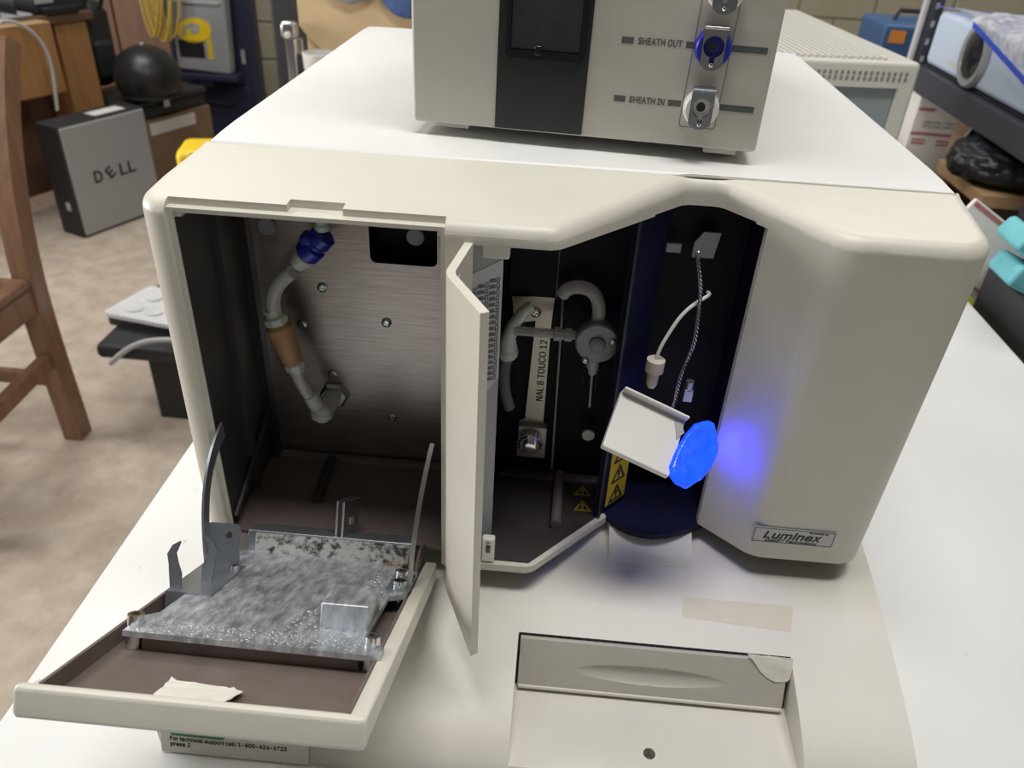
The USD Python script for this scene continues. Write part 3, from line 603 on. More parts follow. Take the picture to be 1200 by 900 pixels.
def drop_door(t):
    # shell of the door with its pan; coordinates are (x, out from the hinge, up from the inner rim)
    o = Polygon(round_poly([(-.2060, .000), (-.0672, .000), (-.0672, .2000), (-.2060, .2000)], [.002, .002, .004, .004]))
    sh = loft(densify(np.array(o.exterior.coords)[:-1][::1 if o.exterior.is_ccw else -1], .006), [(.0030, -.0138), (.0012, -.0132), (.0003, -.0118), (0, -.0100), (0, -.0012), (.0004, -.0004), (.0012, 0)])
    sh = man(sh) - mb(-.2030, -.0745, -.01, .1962, -.0100, .01) - mb(-.2080, -.2022, -.01, .1925, -.0030, .01)
    sh = sh + rb(-.2115, -.0672, .1945, .2003, -.0136, .0002, .0022)
    d = t.add('drop_door', dr(sh), 'cream_plastic', smooth=30)
    pan = mb(-.2028, -.0747, .0020, .1960, -.0099, -.0080) + mb(-.2028, -.2012, .0020, .1960, -.0095, .0006) + mb(-.0763, -.0747, .0020, .1960, -.0095, .0004) + mb(-.2028, -.0747, .1946, .1960, -.0095, -.0012)
    t.add('pan', dr(pan), 'brown_powder', d)
    for x in (-.2012, -.0775):
        t.add('cheek', dr(man(prism(Polygon([(.0, -.004), (.030, -.004), (.028, .006), (.016, .012), (.0, .013)]), .0014)).rotate([90, 0, 90]).translate([x, 0, 0])), 'brown_powder', d)
    # zinc mounting plate on stand-offs, with its front strip and screw tab
    pl = Polygon([(-.1950, .1470), (-.1950, .1290), (-.1890, .1225), (-.1870, .0180), (-.0880, .0100), (-.0850, .0300), (-.0755, .0300), (-.0755, .0700), (-.0840, .0740), (-.0842, .1320), (-.0765, .1345), (-.0730, .1395), (-.0730, .1470), (-.0790, .1490)])
    pm = trimesh.creation.extrude_polygon(pl.segmentize(.004), .0028, engine='earcut'); pm.apply_translation([0, 0, .0002])
    p = t.add('mounting_plate', dr(pm), 'zinc', d, smooth=25)
    rng = np.random.RandomState(9)
    t.add('corrosion', [dr(lumps(rng, -.190, -.085, .1330, .1470, .0030, 420)), dr(lumps(rng, -.100, -.078, .028, .075, .0030, 260)), dr(lumps(rng, -.125, -.086, .100, .132, .0030, 150))], 'salt_crust', d, kind='stuff')
    for x, u in ((-.1931, .1385), (-.0790, .1385)):
        t.add('socket_screw', dr(socket((x, u, .0030), Z)), 'chrome', d); t.add('standoff', dr(Manifold.cylinder(.0085, .0046, .0046, 18).translate([x, u, -.0082])), 'chrome', d)
    for x, u in ((-.0806, .0610), (-.0825, .0440)): t.add('socket_screw', dr(socket((x, u, .0030), Z)), 'chrome', d)
    t.add('standoff', dr(Manifold.cylinder(.0085, .0042, .0042, 18).translate([-.0815, .0560, -.0082])), 'chrome', d)
    t.add('pan_step', dr(mb(-.1880, -.0845, .1290, .1420, -.0082, -.0002)), 'brown_powder', d)
    t.add('rear_bar', dr(rb(-.1850, -.0815, .0020, .0185, .0008, .0165, .0008)), 'zinc_plain', d)
    t.add('bar_face', dr(mb(-.1800, -.0835, .0185, .0188, .0030, .0150)), 'corroded_zinc', d, label='rust-spotted white corroded front face of the rear bar')
    t.add('rust_patch', [dr(lumps(rng, -.0985, -.0860, .0188, .0240, .0030, 40))], 'rust', d)
    t.add('stop_block', dr(rb(-.1085, -.0846, .0960, .1240, .0024, .0160, .0012)), 'zinc', d)
    # magnet catch on the rear bar
    mg = frame((-.1280, .0085, .0165), (.92, .38, 0), (-.38, .92, 0))
    for k, (a, b, m) in enumerate(((0, .0018, 'steel'), (.0018, .0046, 'soft_black'), (.0046, .0064, 'steel'))):
        t.add('magnet_plate', dr(xf(rb(a, b, -.0082, .0082, -.0012, .0225, .0006), mg)), m, d)
    t.add('magnet_keeper', dr(xf(rb(.0064, .0072, -.0018, .0022, .007, .0115, .0004), mg)), 'brass_grey', d)
    # bracket with pierced ear and hooks at the left edge
    foot = mb(-.1985, -.1740, .0500, .0975, .0030, .0042)
    ear = man(prism(Polygon(round_poly([(-.1960, .004), (-.1762, .004), (-.1762, .0300), (-.1960, .0300)], [0, 0, .003, .003])).difference(Point(-.1830, .0235).buffer(.0023, 8)), .0014)).rotate([90, 0, 0]).translate([0, .0550, 0])
    lip = mb(-.1985, -.1740, .0965, .0980, -.0080, .0042)
    hb = t.add('hinge_bracket', dr(foot + ear + lip), 'zinc_plain', d)
    for x, sgn, u in ((-.1965, -1, .0930), (-.1855, 1, .0800)):
        h = Polygon([(0, .003), (.0058, .003), (.0058, .012), (.0036, .018), (.0024, .023), (.0046, .0285), (.0044, .0300), (.0005, .0275), (-.0022, .0225), (-.0012, .017)])
        h = affinity.scale(h, sgn*-1, 1, origin=(.003, 0)) if sgn > 0 else h
        t.add('hook', dr(man(prism(h, .0014)).rotate([90, 0, 0]).translate([x-.002, u, 0])), 'zinc_plain', d)
    t.add('socket_screw', dr(socket((-.1765, .0600, .0042), Z, .0025, .0035)), 'chrome', d)
    # check straps from the bezel to the door
    a = dp(-.1925, .0580, .0045); b = np.array([-.1968, .0040, .0600])
    pts = spline([a, a*.75 + b*.25 + np.array([0, -.006, .009]), a*.45 + b*.55 + np.array([0, -.009, .012]), a*.2 + b*.8 + np.array([0, -.006, .008]), b], 26)
    t.add('check_strap', strap(pts, (1, .15, 0), .0014, .0105), 'zinc_plain', d, label='curved dark metal check strap on the left')
    a = dp(-.0762, .0520, .0030); b = np.array([-.0700, .0010, .0640])
    t.add('check_strap', [strap(spline([a, a*.5 + b*.5 + np.array([-.0012, -.004, .003]), b], 20), (1, .1, 0), .0026, .0070)], 'steel', d, label='straight bright metal check strap on the right')
    t.add('strap_foot', dr(mb(-.0875, -.0745, .0390, .0660, .0029, .0040)), 'zinc_plain', d)
    # torn masking tape on the pan's front lip
    tp = Polygon([(-.1620, .1660), (-.1580, .1690), (-.1330, .1725), (-.1322, .1705), (-.1290, .1740), (-.1262, .1752), (-.1262, .1955), (-.1560, .1955)])
    v, f = trimesh.creation.triangulate_polygon(tp.segmentize(.002), engine='earcut')
    s = np.clip((v[:, 1]-.166)/.0295, 0, 1); z = -.0076 + .0070*s**1.4 + .0008*meshkit.noise(np.c_[v*200, np.zeros(len(v))], 3)
    m = trimesh.Trimesh(np.c_[v, z], f, process=False)
    if m.face_normals[:, 2].mean() < 0: m.invert()
    t.add('masking_tape', dr(solid(m, .0003)), 'tape_paper', d, label='torn strip of masking tape on the door lip')
def strap(p, side, th, w):
    """flat strip along p: th across the side direction, w in the other"""
    p = np.asarray(p); T = np.gradient(p, axis=0); T /= np.linalg.norm(T, axis=1)[:, None]; V, F = [], []
    for q, t_ in zip(p, T):
        a = np.asarray(side, float); a = a - t_*(a@t_); a /= np.linalg.norm(a); b = np.cross(t_, a)
        V += [q - a*th/2 - b*w/2, q + a*th/2 - b*w/2, q + a*th/2 + b*w/2, q - a*th/2 + b*w/2]
    for i in range(len(p)-1):
        for j in range(4): k = (j+1) % 4; F += [[i*4+j, i*4+k, i*4+4+k], [i*4+j, i*4+4+k, i*4+4+j]]
    e = 4*(len(p)-1); F += [[0, 2, 1], [0, 3, 2], [e, e+1, e+2], [e, e+2, e+3]]
    return trimesh.Trimesh(np.array(V), F, process=False)
def lumps(rng, x0, x1, y0, y1, z, n):
    out = []
    for _ in range(n):
        m = trimesh.creation.icosahedron(); s = rng.uniform(.00022, .0008); m.apply_scale([s*rng.uniform(.7, 2.2), s*rng.uniform(.7, 1.6), s*.55])
        m.apply_transform(trimesh.transformations.rotation_matrix(rng.uniform(0, 6), [0, 0, 1])); m.apply_translation([rng.uniform(x0, x1), rng.uniform(y0, y1), z]); out.append(m)
    return trimesh.util.concatenate(out)
analyzer()

# ================================================================== the fluid box on top of the analyzer
def fluid_box():
    t = Thing('fluid_supply_box', 'beige metal fluid supply box with black window panel on top of the analyzer', 'supply unit')
    M = frame((-.1008, .1242, .2160), (.1952, -.0184, 0), Z_up_back((.1952, -.0184, 0))); M[:3, :3] *= 1.0476
    W, D, H = .1961, .270, .205
    b = lambda *a, **k: xf(rb(*a, **k), M)
    t.add('housing', b(0, W, 0, D, 0, H, r=.0022), 'beige_paint')
    PR = lambda x, z, e=.0: M @ frame((x, -e, z), (1, 0, 0), (0, 0, 1))       # print frame on the front
    pn = xf(prism(Polygon([(.0488, .0012), (.0988, .0014), (.1010, H-.004), (.0500, H-.004)]), .0008), PR(0, 0))
    k = t.add('window_panel', pn, 'black_panel', label='black front panel with a recessed window')
    t.add('window_bezel', [xf(prism(Polygon(round_poly([(.0535, .0400), (.0965, .0400), (.0975, .150), (.0545, .150)], [.003]*4)).difference(sbox(.0560, .0440, .0945, .147)), .0016), PR(0, 0, .0008))], 'black_gloss', k)
    t.add('display', xf(prism(sbox(.0565, .0448, .0938, .146), .0004), PR(0, 0, .0008)), 'screen_glass', k)
    t.add('window_notch', xf(rb(.0695, .0735, .0420, .0470, -.0005, .0020, .0008), PR(0, 0, .0008)), 'black_gloss', k)
    for z, c in ((.0530, ((.1156, .0063), (.1494, .0066), (.1728, .0186))), (.0230, ((.1149, .0062), (.1445, .0070), (.1715, .0190)))):
        for x, w in c: t.add('print_bar', xf(bx(x, x+w, z-.0016, z+.0016, 0, .0002), PR(0, 0)), 'print_grey')
    t.add('lettering', text('SHEATH OUT', .0033, PR(.1240, .0515), .0002, True, .0234), 'print_grey')
    t.add('lettering', text('SHEATH IN', .0033, PR(.1230, .0214), .0002, True, .0196), 'print_grey')
    o = Polygon(round_poly([(.1522, .0112), (.1714, .0112), (.1765, .190), (.1575, .190)], [.002]*4))
    pt = t.add('port_plate', xf(prism(o, .0004), PR(0, 0)), 'beige_paint'); t.add('plate_outline', xf(prism(o.buffer(.0002).difference(o.buffer(-.0001)), .0005), PR(0, 0)), 'print_grey', pt)
    for x, z, body, latch, port, nm in ((.1633, .0530, 'blue_plastic', 'steel', 'blue_translucent', 'blue'), (.1624, .0224, 'white_plastic', 'zinc_plain', 'pale_grey', 'white'), (.1650, .0800, 'white_plastic', 'zinc_plain', 'zinc_plain', 'white')):
        F = PR(x, z)
        bd = man(lathe([(0, .0098), (.0010, .0098), (.004, .0094), (.0075, .0092), (.0085, .0084)], (0, 0, 0), Z, 28)) - mb(-.0061, .0061, -.02, .02, .0062, .02)
        q = t.add('quick_connector', xf(bd, F), body, label=nm + ' quick-connect coupling')
        lp = man(prism(Polygon(round_poly([(-.0058, -.0080), (-.002, -.0104), (.002, -.0104), (.0058, -.0080), (.0060, .0100), (-.0060, .0100)], [.001]*6)), .0012, .0064)) - Manifold.cylinder(.03, .0053, .0053, 28).translate([0, .0012, 0]) - mb(-.0013, .0013, -.0066, -.003, -.01, .03)
        lp = lp + rb(-.0062, .0062, .0100, .0114, .0030, .0118, .0005)
        t.add('latch', xf(lp, F), latch, q)
        t.add('port', xf(lathe([(0, .0051), (.0060, .0051), (.0066, .0044), (.0066, .0034), (.0048, .0030)], (0, .0012, 0), Z, 24), F), port, q)
        t.add('port_bore', xf(lathe([(.0046, .0024), (.0067, .0024)], (-.0004, .0012, 0), Z, 14), F), 'ink', q)
        t.add('rivet', xf(lathe([(.0072, .0012), (.0082, .0011), (.0086, .0006)], (0, -.0076, 0), Z, 12), F), 'chrome', q)
    for x0, x1, y0 in ((.0120, .0320, .006), (.1680, .1860, .004)):
        f = t.add('foot_bracket', b(x0, x1, y0, y0+.03, -.0032, .0, r=.0006), 'beige_paint')
        t.add('rubber_foot', xf(lathe([(0, .0078), (.0024, .0078)], ((x0+x1)/2, y0+.018, -.0055), Z, 22), M), 'soft_black', f)
    for x in (.026, .17): t.add('rubber_foot', xf(lathe([(0, .0085), (.0053, .0085)], (x, D-.03, -.0055), Z, 22), M), 'soft_black')
    t.done()
def Z_up_back(x): return np.cross([0, 0, 1.0], x)
fluid_box()

# ================================================================== left of the desk
def chair():
    t = Thing('dining_chair', 'brown wooden chair with slatted back standing left of the desk', 'chair')
    def post(y0, z0, y1, z1, w=.044, d=.040, x=-1.115):
        return strap(np.array([[x, y0, z0], [x, y0*.5+y1*.5, z0*.5+z1*.5], [x, y1, z1]]), (1, 0, 0), w, d)
    for x in (-1.115, -1.49):
        t.add('rear_post', strap(spline([(x, 1.095, -.845), (x, 1.088, -.62), (x, 1.092, -.42), (x, 1.125, -.22), (x, 1.225, .022)], 18), (1, 0, 0), .042, .046), 'chair_wood')
        t.add('front_leg', rb(x-.02, x+.02, .70, .74, -.845, -.45, .004), 'chair_wood')
        t.add('side_stretcher', strap(np.array([[x, .74, -.635], [x, .9, -.628], [x, 1.075, -.620]]), (1, 0, 0), .022, .034), 'chair_wood')
        t.add('side_rail', rb(x-.014, x+.014, .738, 1.072, -.500, -.440, .003), 'chair_wood')
    t.add('rear_rail', rb(-1.47, -1.135, 1.078, 1.102, -.500, -.440, .003), 'chair_wood'); t.add('front_rail', rb(-1.47, -1.135, .71, .734, -.500, -.440, .003), 'chair_wood')
    t.add('rear_stretcher', rb(-1.47, -1.135, 1.082, 1.102, -.70, -.668, .003), 'chair_wood')
    t.add('seat', rb(-1.512, -1.095, .69, 1.066, -.4395, -.415, .008), 'chair_wood', label='glossy wooden seat')
    for z, y in ((-.045, 1.190), (.0, 1.206)): pass
    t.add('top_rail', turn(rb(-1.468, -1.137, 1.196, 1.220, -.065, .010, .006), -18, (0, 1.208, -.03), (1, 0, 0)), 'chair_wood')
    for i in range(4):
        x = -1.20 - .07*i
        t.add('back_slat', strap(spline([(x, 1.088, -.45), (x, 1.094, -.40), (x, 1.125, -.22), (x, 1.192, -.055)], 10), (1, 0, 0), .034, .010), 'chair_wood')
    t.done()
    single('white_cup', lathe([(0, .026), (.002, .028), (.045, .036), (.05, .038), (.0505, .036), (.01, .028)], (-1.172, 1.005, -.4148), Z, 24), 'white_plastic', 'white round cup on the wooden chair seat', 'cup')
chair()
DX, DY = np.array([.396, .918, 0])/1.0, np.array([-.918, .396, 0])
def tower():
    t = Thing('desktop_computer', 'black and grey desktop computer standing on the concrete floor', 'computer')
    M = frame((-1.6959, 2.2075, -.845), DX, DY)
    t.add('case', xf(rb(0, .358, .006, .121, 0, .396, .006), M), 'charcoal')
    f = t.add('front_panel', xf(rb(.006, .352, 0, .010, .008, .390, .005), M), 'grey_case', label='flat grey front panel')
    P = M @ frame((.085, -.0002, .182), (1, 0, 0), (0, 0, 1))
    t.add('lettering', text('D', .040, P, .0015, True), 'ink', f)
    t.add('lettering', text('E', .040, P @ trimesh.transformations.translation_matrix([.058, -.001, 0]) @ trimesh.transformations.rotation_matrix(math.radians(32), [0, 0, 1], [.012, .016, 0]), .0015, True), 'ink', f)
    t.add('lettering', text('LL', .040, P @ trimesh.transformations.translation_matrix([.108, 0, 0]), .0015, True, .074), 'ink', f)
    t.add('side_latch', xf(rb(-.003, .001, .040, .062, .095, .125, .002), M), 'pale_grey')
    t.add('paper_label', xf(bx(.170, .300, .030, .085, .396, .3975), M), 'white_card', label='white paper label on the case top')
    t.done()
tower()
def oak_desk():
    t = Thing('oak_desk', 'brown oak desk with dark top behind the desktop computer', 'desk')
    M = frame((-1.8332, 2.60, 0), DX, DY); b = lambda *a, r=.004: xf(rb(*a, r=r), M)
    t.add('desk_top', b(-.95, .128, -.012, .60, -.190, -.160), 'dark_oak')
    t.add('end_panel', b(-.030, .100, 0, .58, -.845, -.191), 'oak'); t.add('knee_panel', b(-.92, -.031, .12, .14, -.80, -.191), 'dark_oak')
    d = t.add('drawer', b(-.50, -.094, -.075, .0, -.400, -.172), 'oak'); t.add('drawer_edge', b(-.50, -.096, -.075, -.013, -.1715, -.166, r=.002), 'pine', d)
    t.add('end_panel', b(-.95, -.93, 0, .58, -.845, -.191), 'oak')
    t.done()
    k = Thing('black_printer', 'black boxy printer on the dark top of the oak desk', 'printer')
    k.add('body', b(-.075, .125, .02, .42, -.1595, -.01, r=.01), 'charcoal'); k.add('tray', b(-.06, .07, -.018, .019, -.1595, -.135), 'black_panel'); k.add('slot', b(-.07, .0, .016, .020, -.125, -.11, r=.001), 'light_grey'); k.done()
    k = Thing('paper_tray', 'pale grey slotted tray at the left end of the oak desk', 'tray')
    k.add('tray_base', b(-.36, -.10, .00, .25, -.1595, -.148), 'light_grey')
    for i in range(4): k.add('rib', b(-.34+.06*i, -.335+.06*i, .00, .25, -.148, -.10), 'charcoal')
    k.done()
    single('white_cable', tube([(-1.8544, 2.2984, -.1423), (-1.8304, 2.3541, -.1568), (-1.8129, 2.3945, -.1936), (-1.8016, 2.4208, -.2571), (-1.8022, 2.4195, -.3497), (-1.8059, 2.411, -.4147), (-1.8079, 2.4062, -.447)], .006, 8, 40), 'grey_cable', 'pale grey cable drooping over the oak desk drawer', 'cable')
    k = Thing('black_backpack', 'limp black backpack hanging at the right end of the oak desk', 'backpack')
    k.add('body', b(.134, .275, .07, .24, -.46, -.14, r=.05), 'soft_black'); k.add('pocket', b(.150, .235, .045, .09, -.42, -.28, r=.02), 'soft_black'); k.add('strap', xf(tube([(.16, .07, -.17), (.17, .05, -.12), (.21, .05, -.12), (.22, .07, -.17)], .008, 8, 14), M), 'soft_black'); k.done()
oak_desk()
def stool_stack():
    t = Thing('cardboard_box', 'brown cardboard box with white tape behind the desktop computer', 'box')
    M = frame((-1.672, 2.71, -.845), DX, DY)
    t.add('carton', xf(rb(0, .36, 0, .30, 0, .285, .003), M), 'dark_cardboard'); t.add('paper_label', xf(bx(.035, .27, -.0016, -.0002, .225, .272), M), 'white_card'); t.add('flap_seam', xf(bx(.0, .36, .148, .152, .285, .2865), M), 'tape_paper'); t.done()
    k = Thing('black_case', 'flat black equipment case under the round black helmet', 'case')
    k.add('lid', xf(rb(-.05, .36, -.0, .30, .336, .362, .01), M), 'charcoal'); k.add('base', xf(rb(-.04, .35, .01, .29, .2875, .335, .008), M), 'charcoal'); k.add('latch', xf(rb(.12, .15, -.006, .008, .32, .35, .002), M), 'steel'); k.done()
    c = np.array([-1.650, 2.79, -.395])
    h = Thing('helmet', 'round glossy black helmet resting on the flat black case', 'helmet')
    s = Manifold.sphere(1, 48).scale([.125, .130, .112]).trim_by_plane([0, 0, 1], -.074)
    h.add('shell', tm(s.translate(list(c))), 'leather_black', smooth=60)
    h.add('rim', tube([(c[0]+.101*math.cos(a), c[1]+.103*math.sin(a), c[2]-.069) for a in np.linspace(0, 2*math.pi, 40)], .008, 8), 'soft_black'); h.add('button', lathe([(0, .008), (.004, .008), (.006, .005)], c + [0, 0, .1115], Z, 14), 'pale_grey'); h.done()
    y = Thing('yellow_case', 'bright yellow plastic tool case peeking out beside the analyzer', 'tool case')
    y.add('shell', turn(rb(-1.105, -.90, 1.80, 1.95, -.52, -.368, .02), 12, (-1.12, 1.8, 0)), 'yellow_vinyl'); y.add('catch', turn(rb(-1.060, -1.040, 1.793, 1.803, -.398, -.372, .003), 12, (-1.12, 1.8, 0)), 'ink'); y.done()
    g = Thing('grey_stand', 'low grey stand under the yellow tool case', 'stand'); g.add('top', rb(-1.20, -.80, 1.75, 2.05, -.545, -.521, .004), 'light_grey')
    for x in (-1.17, -.83):
        for yy in (1.78, 2.02): g.add('leg', rb(x-.015, x+.015, yy-.015, yy+.015, -.845, -.5455, .003), 'light_grey')
    g.done()
stool_stack()
def far_left():
    t = Thing('navy_cabinet', 'dark navy plastic cabinet against the block wall', 'cabinet')
    t.add('body', rb(-1.84, -1.440, 3.40, 3.50, -.845, .05, .015), 'navy'); t.add('drawer', rb(-1.80, -1.48, 3.385, 3.398, -.80, -.56, .01), 'navy'); t.add('handle', tube([(-1.70, 3.385, -.62), (-1.70, 3.36, -.63), (-1.56, 3.36, -.63), (-1.56, 3.385, -.62)], .008, 8), 'charcoal'); t.add('name_tag', bx(-1.503, -1.487, 3.396, 3.4, -.46, -.40), 'light_grey'); t.done()
    g = Thing('grey_power_unit', 'grey upright box with a yellow oval emblem on the navy cabinet', 'power unit')
    b = turn(rb(-1.772, -1.528, 3.305, 3.380, -.490, -.10, .014), 3, (-1.65, 3.34, -.49), (0, 1, 0)); g.add('body', b, 'grey_case', label='grey rounded casing')
    g.add('cap', rb(-1.745, -1.53, 3.298, 3.305, -.205, -.192, .002), 'light_grey')
    M = turn_frame((-1.664, 3.3035, -.313), 10)
    e = g.add('oval_emblem', xf(prism(affinity.scale(Point(0, 0).buffer(1, 24), .078, .050), .002), M), 'yellow_vinyl', label='yellow oval emblem with a grey swirl')
    g.add('swirl', xf(prism(LineString([(-.052, -.012), (-.035, .018), (0, .026), (.024, .014), (.010, -.006), (-.012, -.004), (-.004, .010)]).buffer(.007, 6), .0015, .002), M), 'light_grey', e)
    p = g.add('print_panel', bx(-1.745, -1.632, 3.3015, 3.3045, -.425, -.355), 'black_panel')
    g.add('print_mark', [bx(-1.616, -1.592, 3.302, 3.3045, z, z+.012) for z in np.arange(-.43, -.31, .017)], 'yellow_vinyl', p); g.done()
    c = Thing('bracket_shelf', 'dark shelf block carrying the grey power unit', 'shelf'); c.add('board', rb(-1.80, -1.50, 3.285, 3.384, -.520, -.494, .004), 'navy'); c.add('bracket', rb(-1.68, -1.62, 3.30, 3.384, -.55, -.5205, .004), 'navy'); c.done()
    yc = Thing('yellow_cable_bundle', 'looped bundle of yellow cable hanging left of the navy cabinet', 'cable bundle')
    rng = random.Random(5)
    for k in range(7):
        x = -1.835 + .013*k + rng.uniform(-.004, .004); w = .025 + .02*rng.random(); lo = -.365 + .03*rng.random()
        yc.add('cable_loop', tube([(x, 3.245+.005*k, .02), (x-.01, 3.235+.005*k, lo+.07), (x+w*.3, 3.23+.005*k, lo), (x+w, 3.235+.005*k, lo+.06), (x+w*.9, 3.245+.005*k, .02)], .0055, 7, 22), 'yellow_cable')
    yc.add('hook', tube([(-1.83, 3.29, .02), (-1.83, 3.25, .02), (-1.83, 3.24, .035)], .006, 8), 'steel'); yc.done()
    w = Thing('wooden_cabinet', 'tall reddish brown wooden cabinet behind the black backpack', 'cabinet')
    w.add('carcass', rb(-2.65, -1.86, 3.75, 4.2, -.845, .6, .005), 'door_wood'); w.add('door', rb(-2.64, -2.26, 3.735, 3.7495, -.80, .58, .004), 'door_wood'); w.add('door', rb(-2.25, -1.87, 3.735, 3.7495, -.80, .58, .004), 'door_wood'); w.done()
    s = Thing('black_speaker', 'tall narrow black speaker cabinet between navy cabinet and cardboard carton', 'speaker')
    s.add('body', rb(-1.045, -.80, 2.55, 2.80, -.845, .25, .01), 'charcoal'); s.add('grille', rb(-1.035, -.81, 2.543, 2.5495, -.80, .22, .004), 'soft_black'); s.done()
def turn_frame(o, deg): return frame(o, (math.cos(math.radians(deg)), 0, math.sin(math.radians(deg))), (-math.sin(math.radians(deg)), 0, math.cos(math.radians(deg))))
far_left()
def black_bench():
    t = Thing('black_footstool', 'low black plastic footstool on the concrete left of the desk', 'footstool')
    t.add('top', rb(-1.050, -.67, 1.147, 1.53, -.655, -.620, .010), 'charcoal')
    t.add('panel', rb(-.955, -.70, 1.19, 1.215, -.845, -.6555, .004), 'black_panel'); t.add('panel', rb(-.955, -.70, 1.47, 1.495, -.845, -.6555, .004), 'black_panel')
    t.add('cross_brace', rb(-.86, -.78, 1.2155, 1.4695, -.74, -.70, .004), 'black_panel'); t.done()
    k = Thing('plastic_tray', 'pale translucent plastic tray on the front of the black footstool', 'tray')
    tr = Polygon(round_poly([(-1.075, 1.245), (-.870, 1.205), (-.840, 1.36), (-1.03, 1.40)], [.015]*4))
    k.add('base', prism(tr.buffer(-.004), .022, -.6195), 'black_panel'); k.add('sheet', prism(tr, .010, -.5972), 'tray_clear')
    for p in ((-1.01, 1.27), (-.955, 1.26), (-.90, 1.25), (-.99, 1.33), (-.93, 1.32)): k.add('pad', prism(affinity.scale(Point(*p).buffer(.022, 8), 1, .7), .004, -.5871), 'tray_clear')
    k.done()
    k = Thing('plastic_dish', 'small flat white plastic dish behind the tray on the black footstool', 'lid')
    q = Polygon(round_poly([(-.985, 1.425), (-.87, 1.415), (-.86, 1.52), (-.965, 1.53)], [.02]*4)); k.add('dish_base', prism(q, .012, -.6195), 'white_plastic'); k.add('rim', prism(q.difference(q.buffer(-.008)), .006, -.6074), 'white_plastic'); k.done()
    single('grey_lead', tube([(-1.005, 1.122, -.650), (-.985, 1.128, -.632), (-.945, 1.142, -.606), (-.90, 1.155, -.597), (-.85, 1.17, -.602), (-.80, 1.19, -.613)], .0065, 8, 30), 'grey_cable', 'grey cable lying over the footstool edge', 'cable')
black_bench()

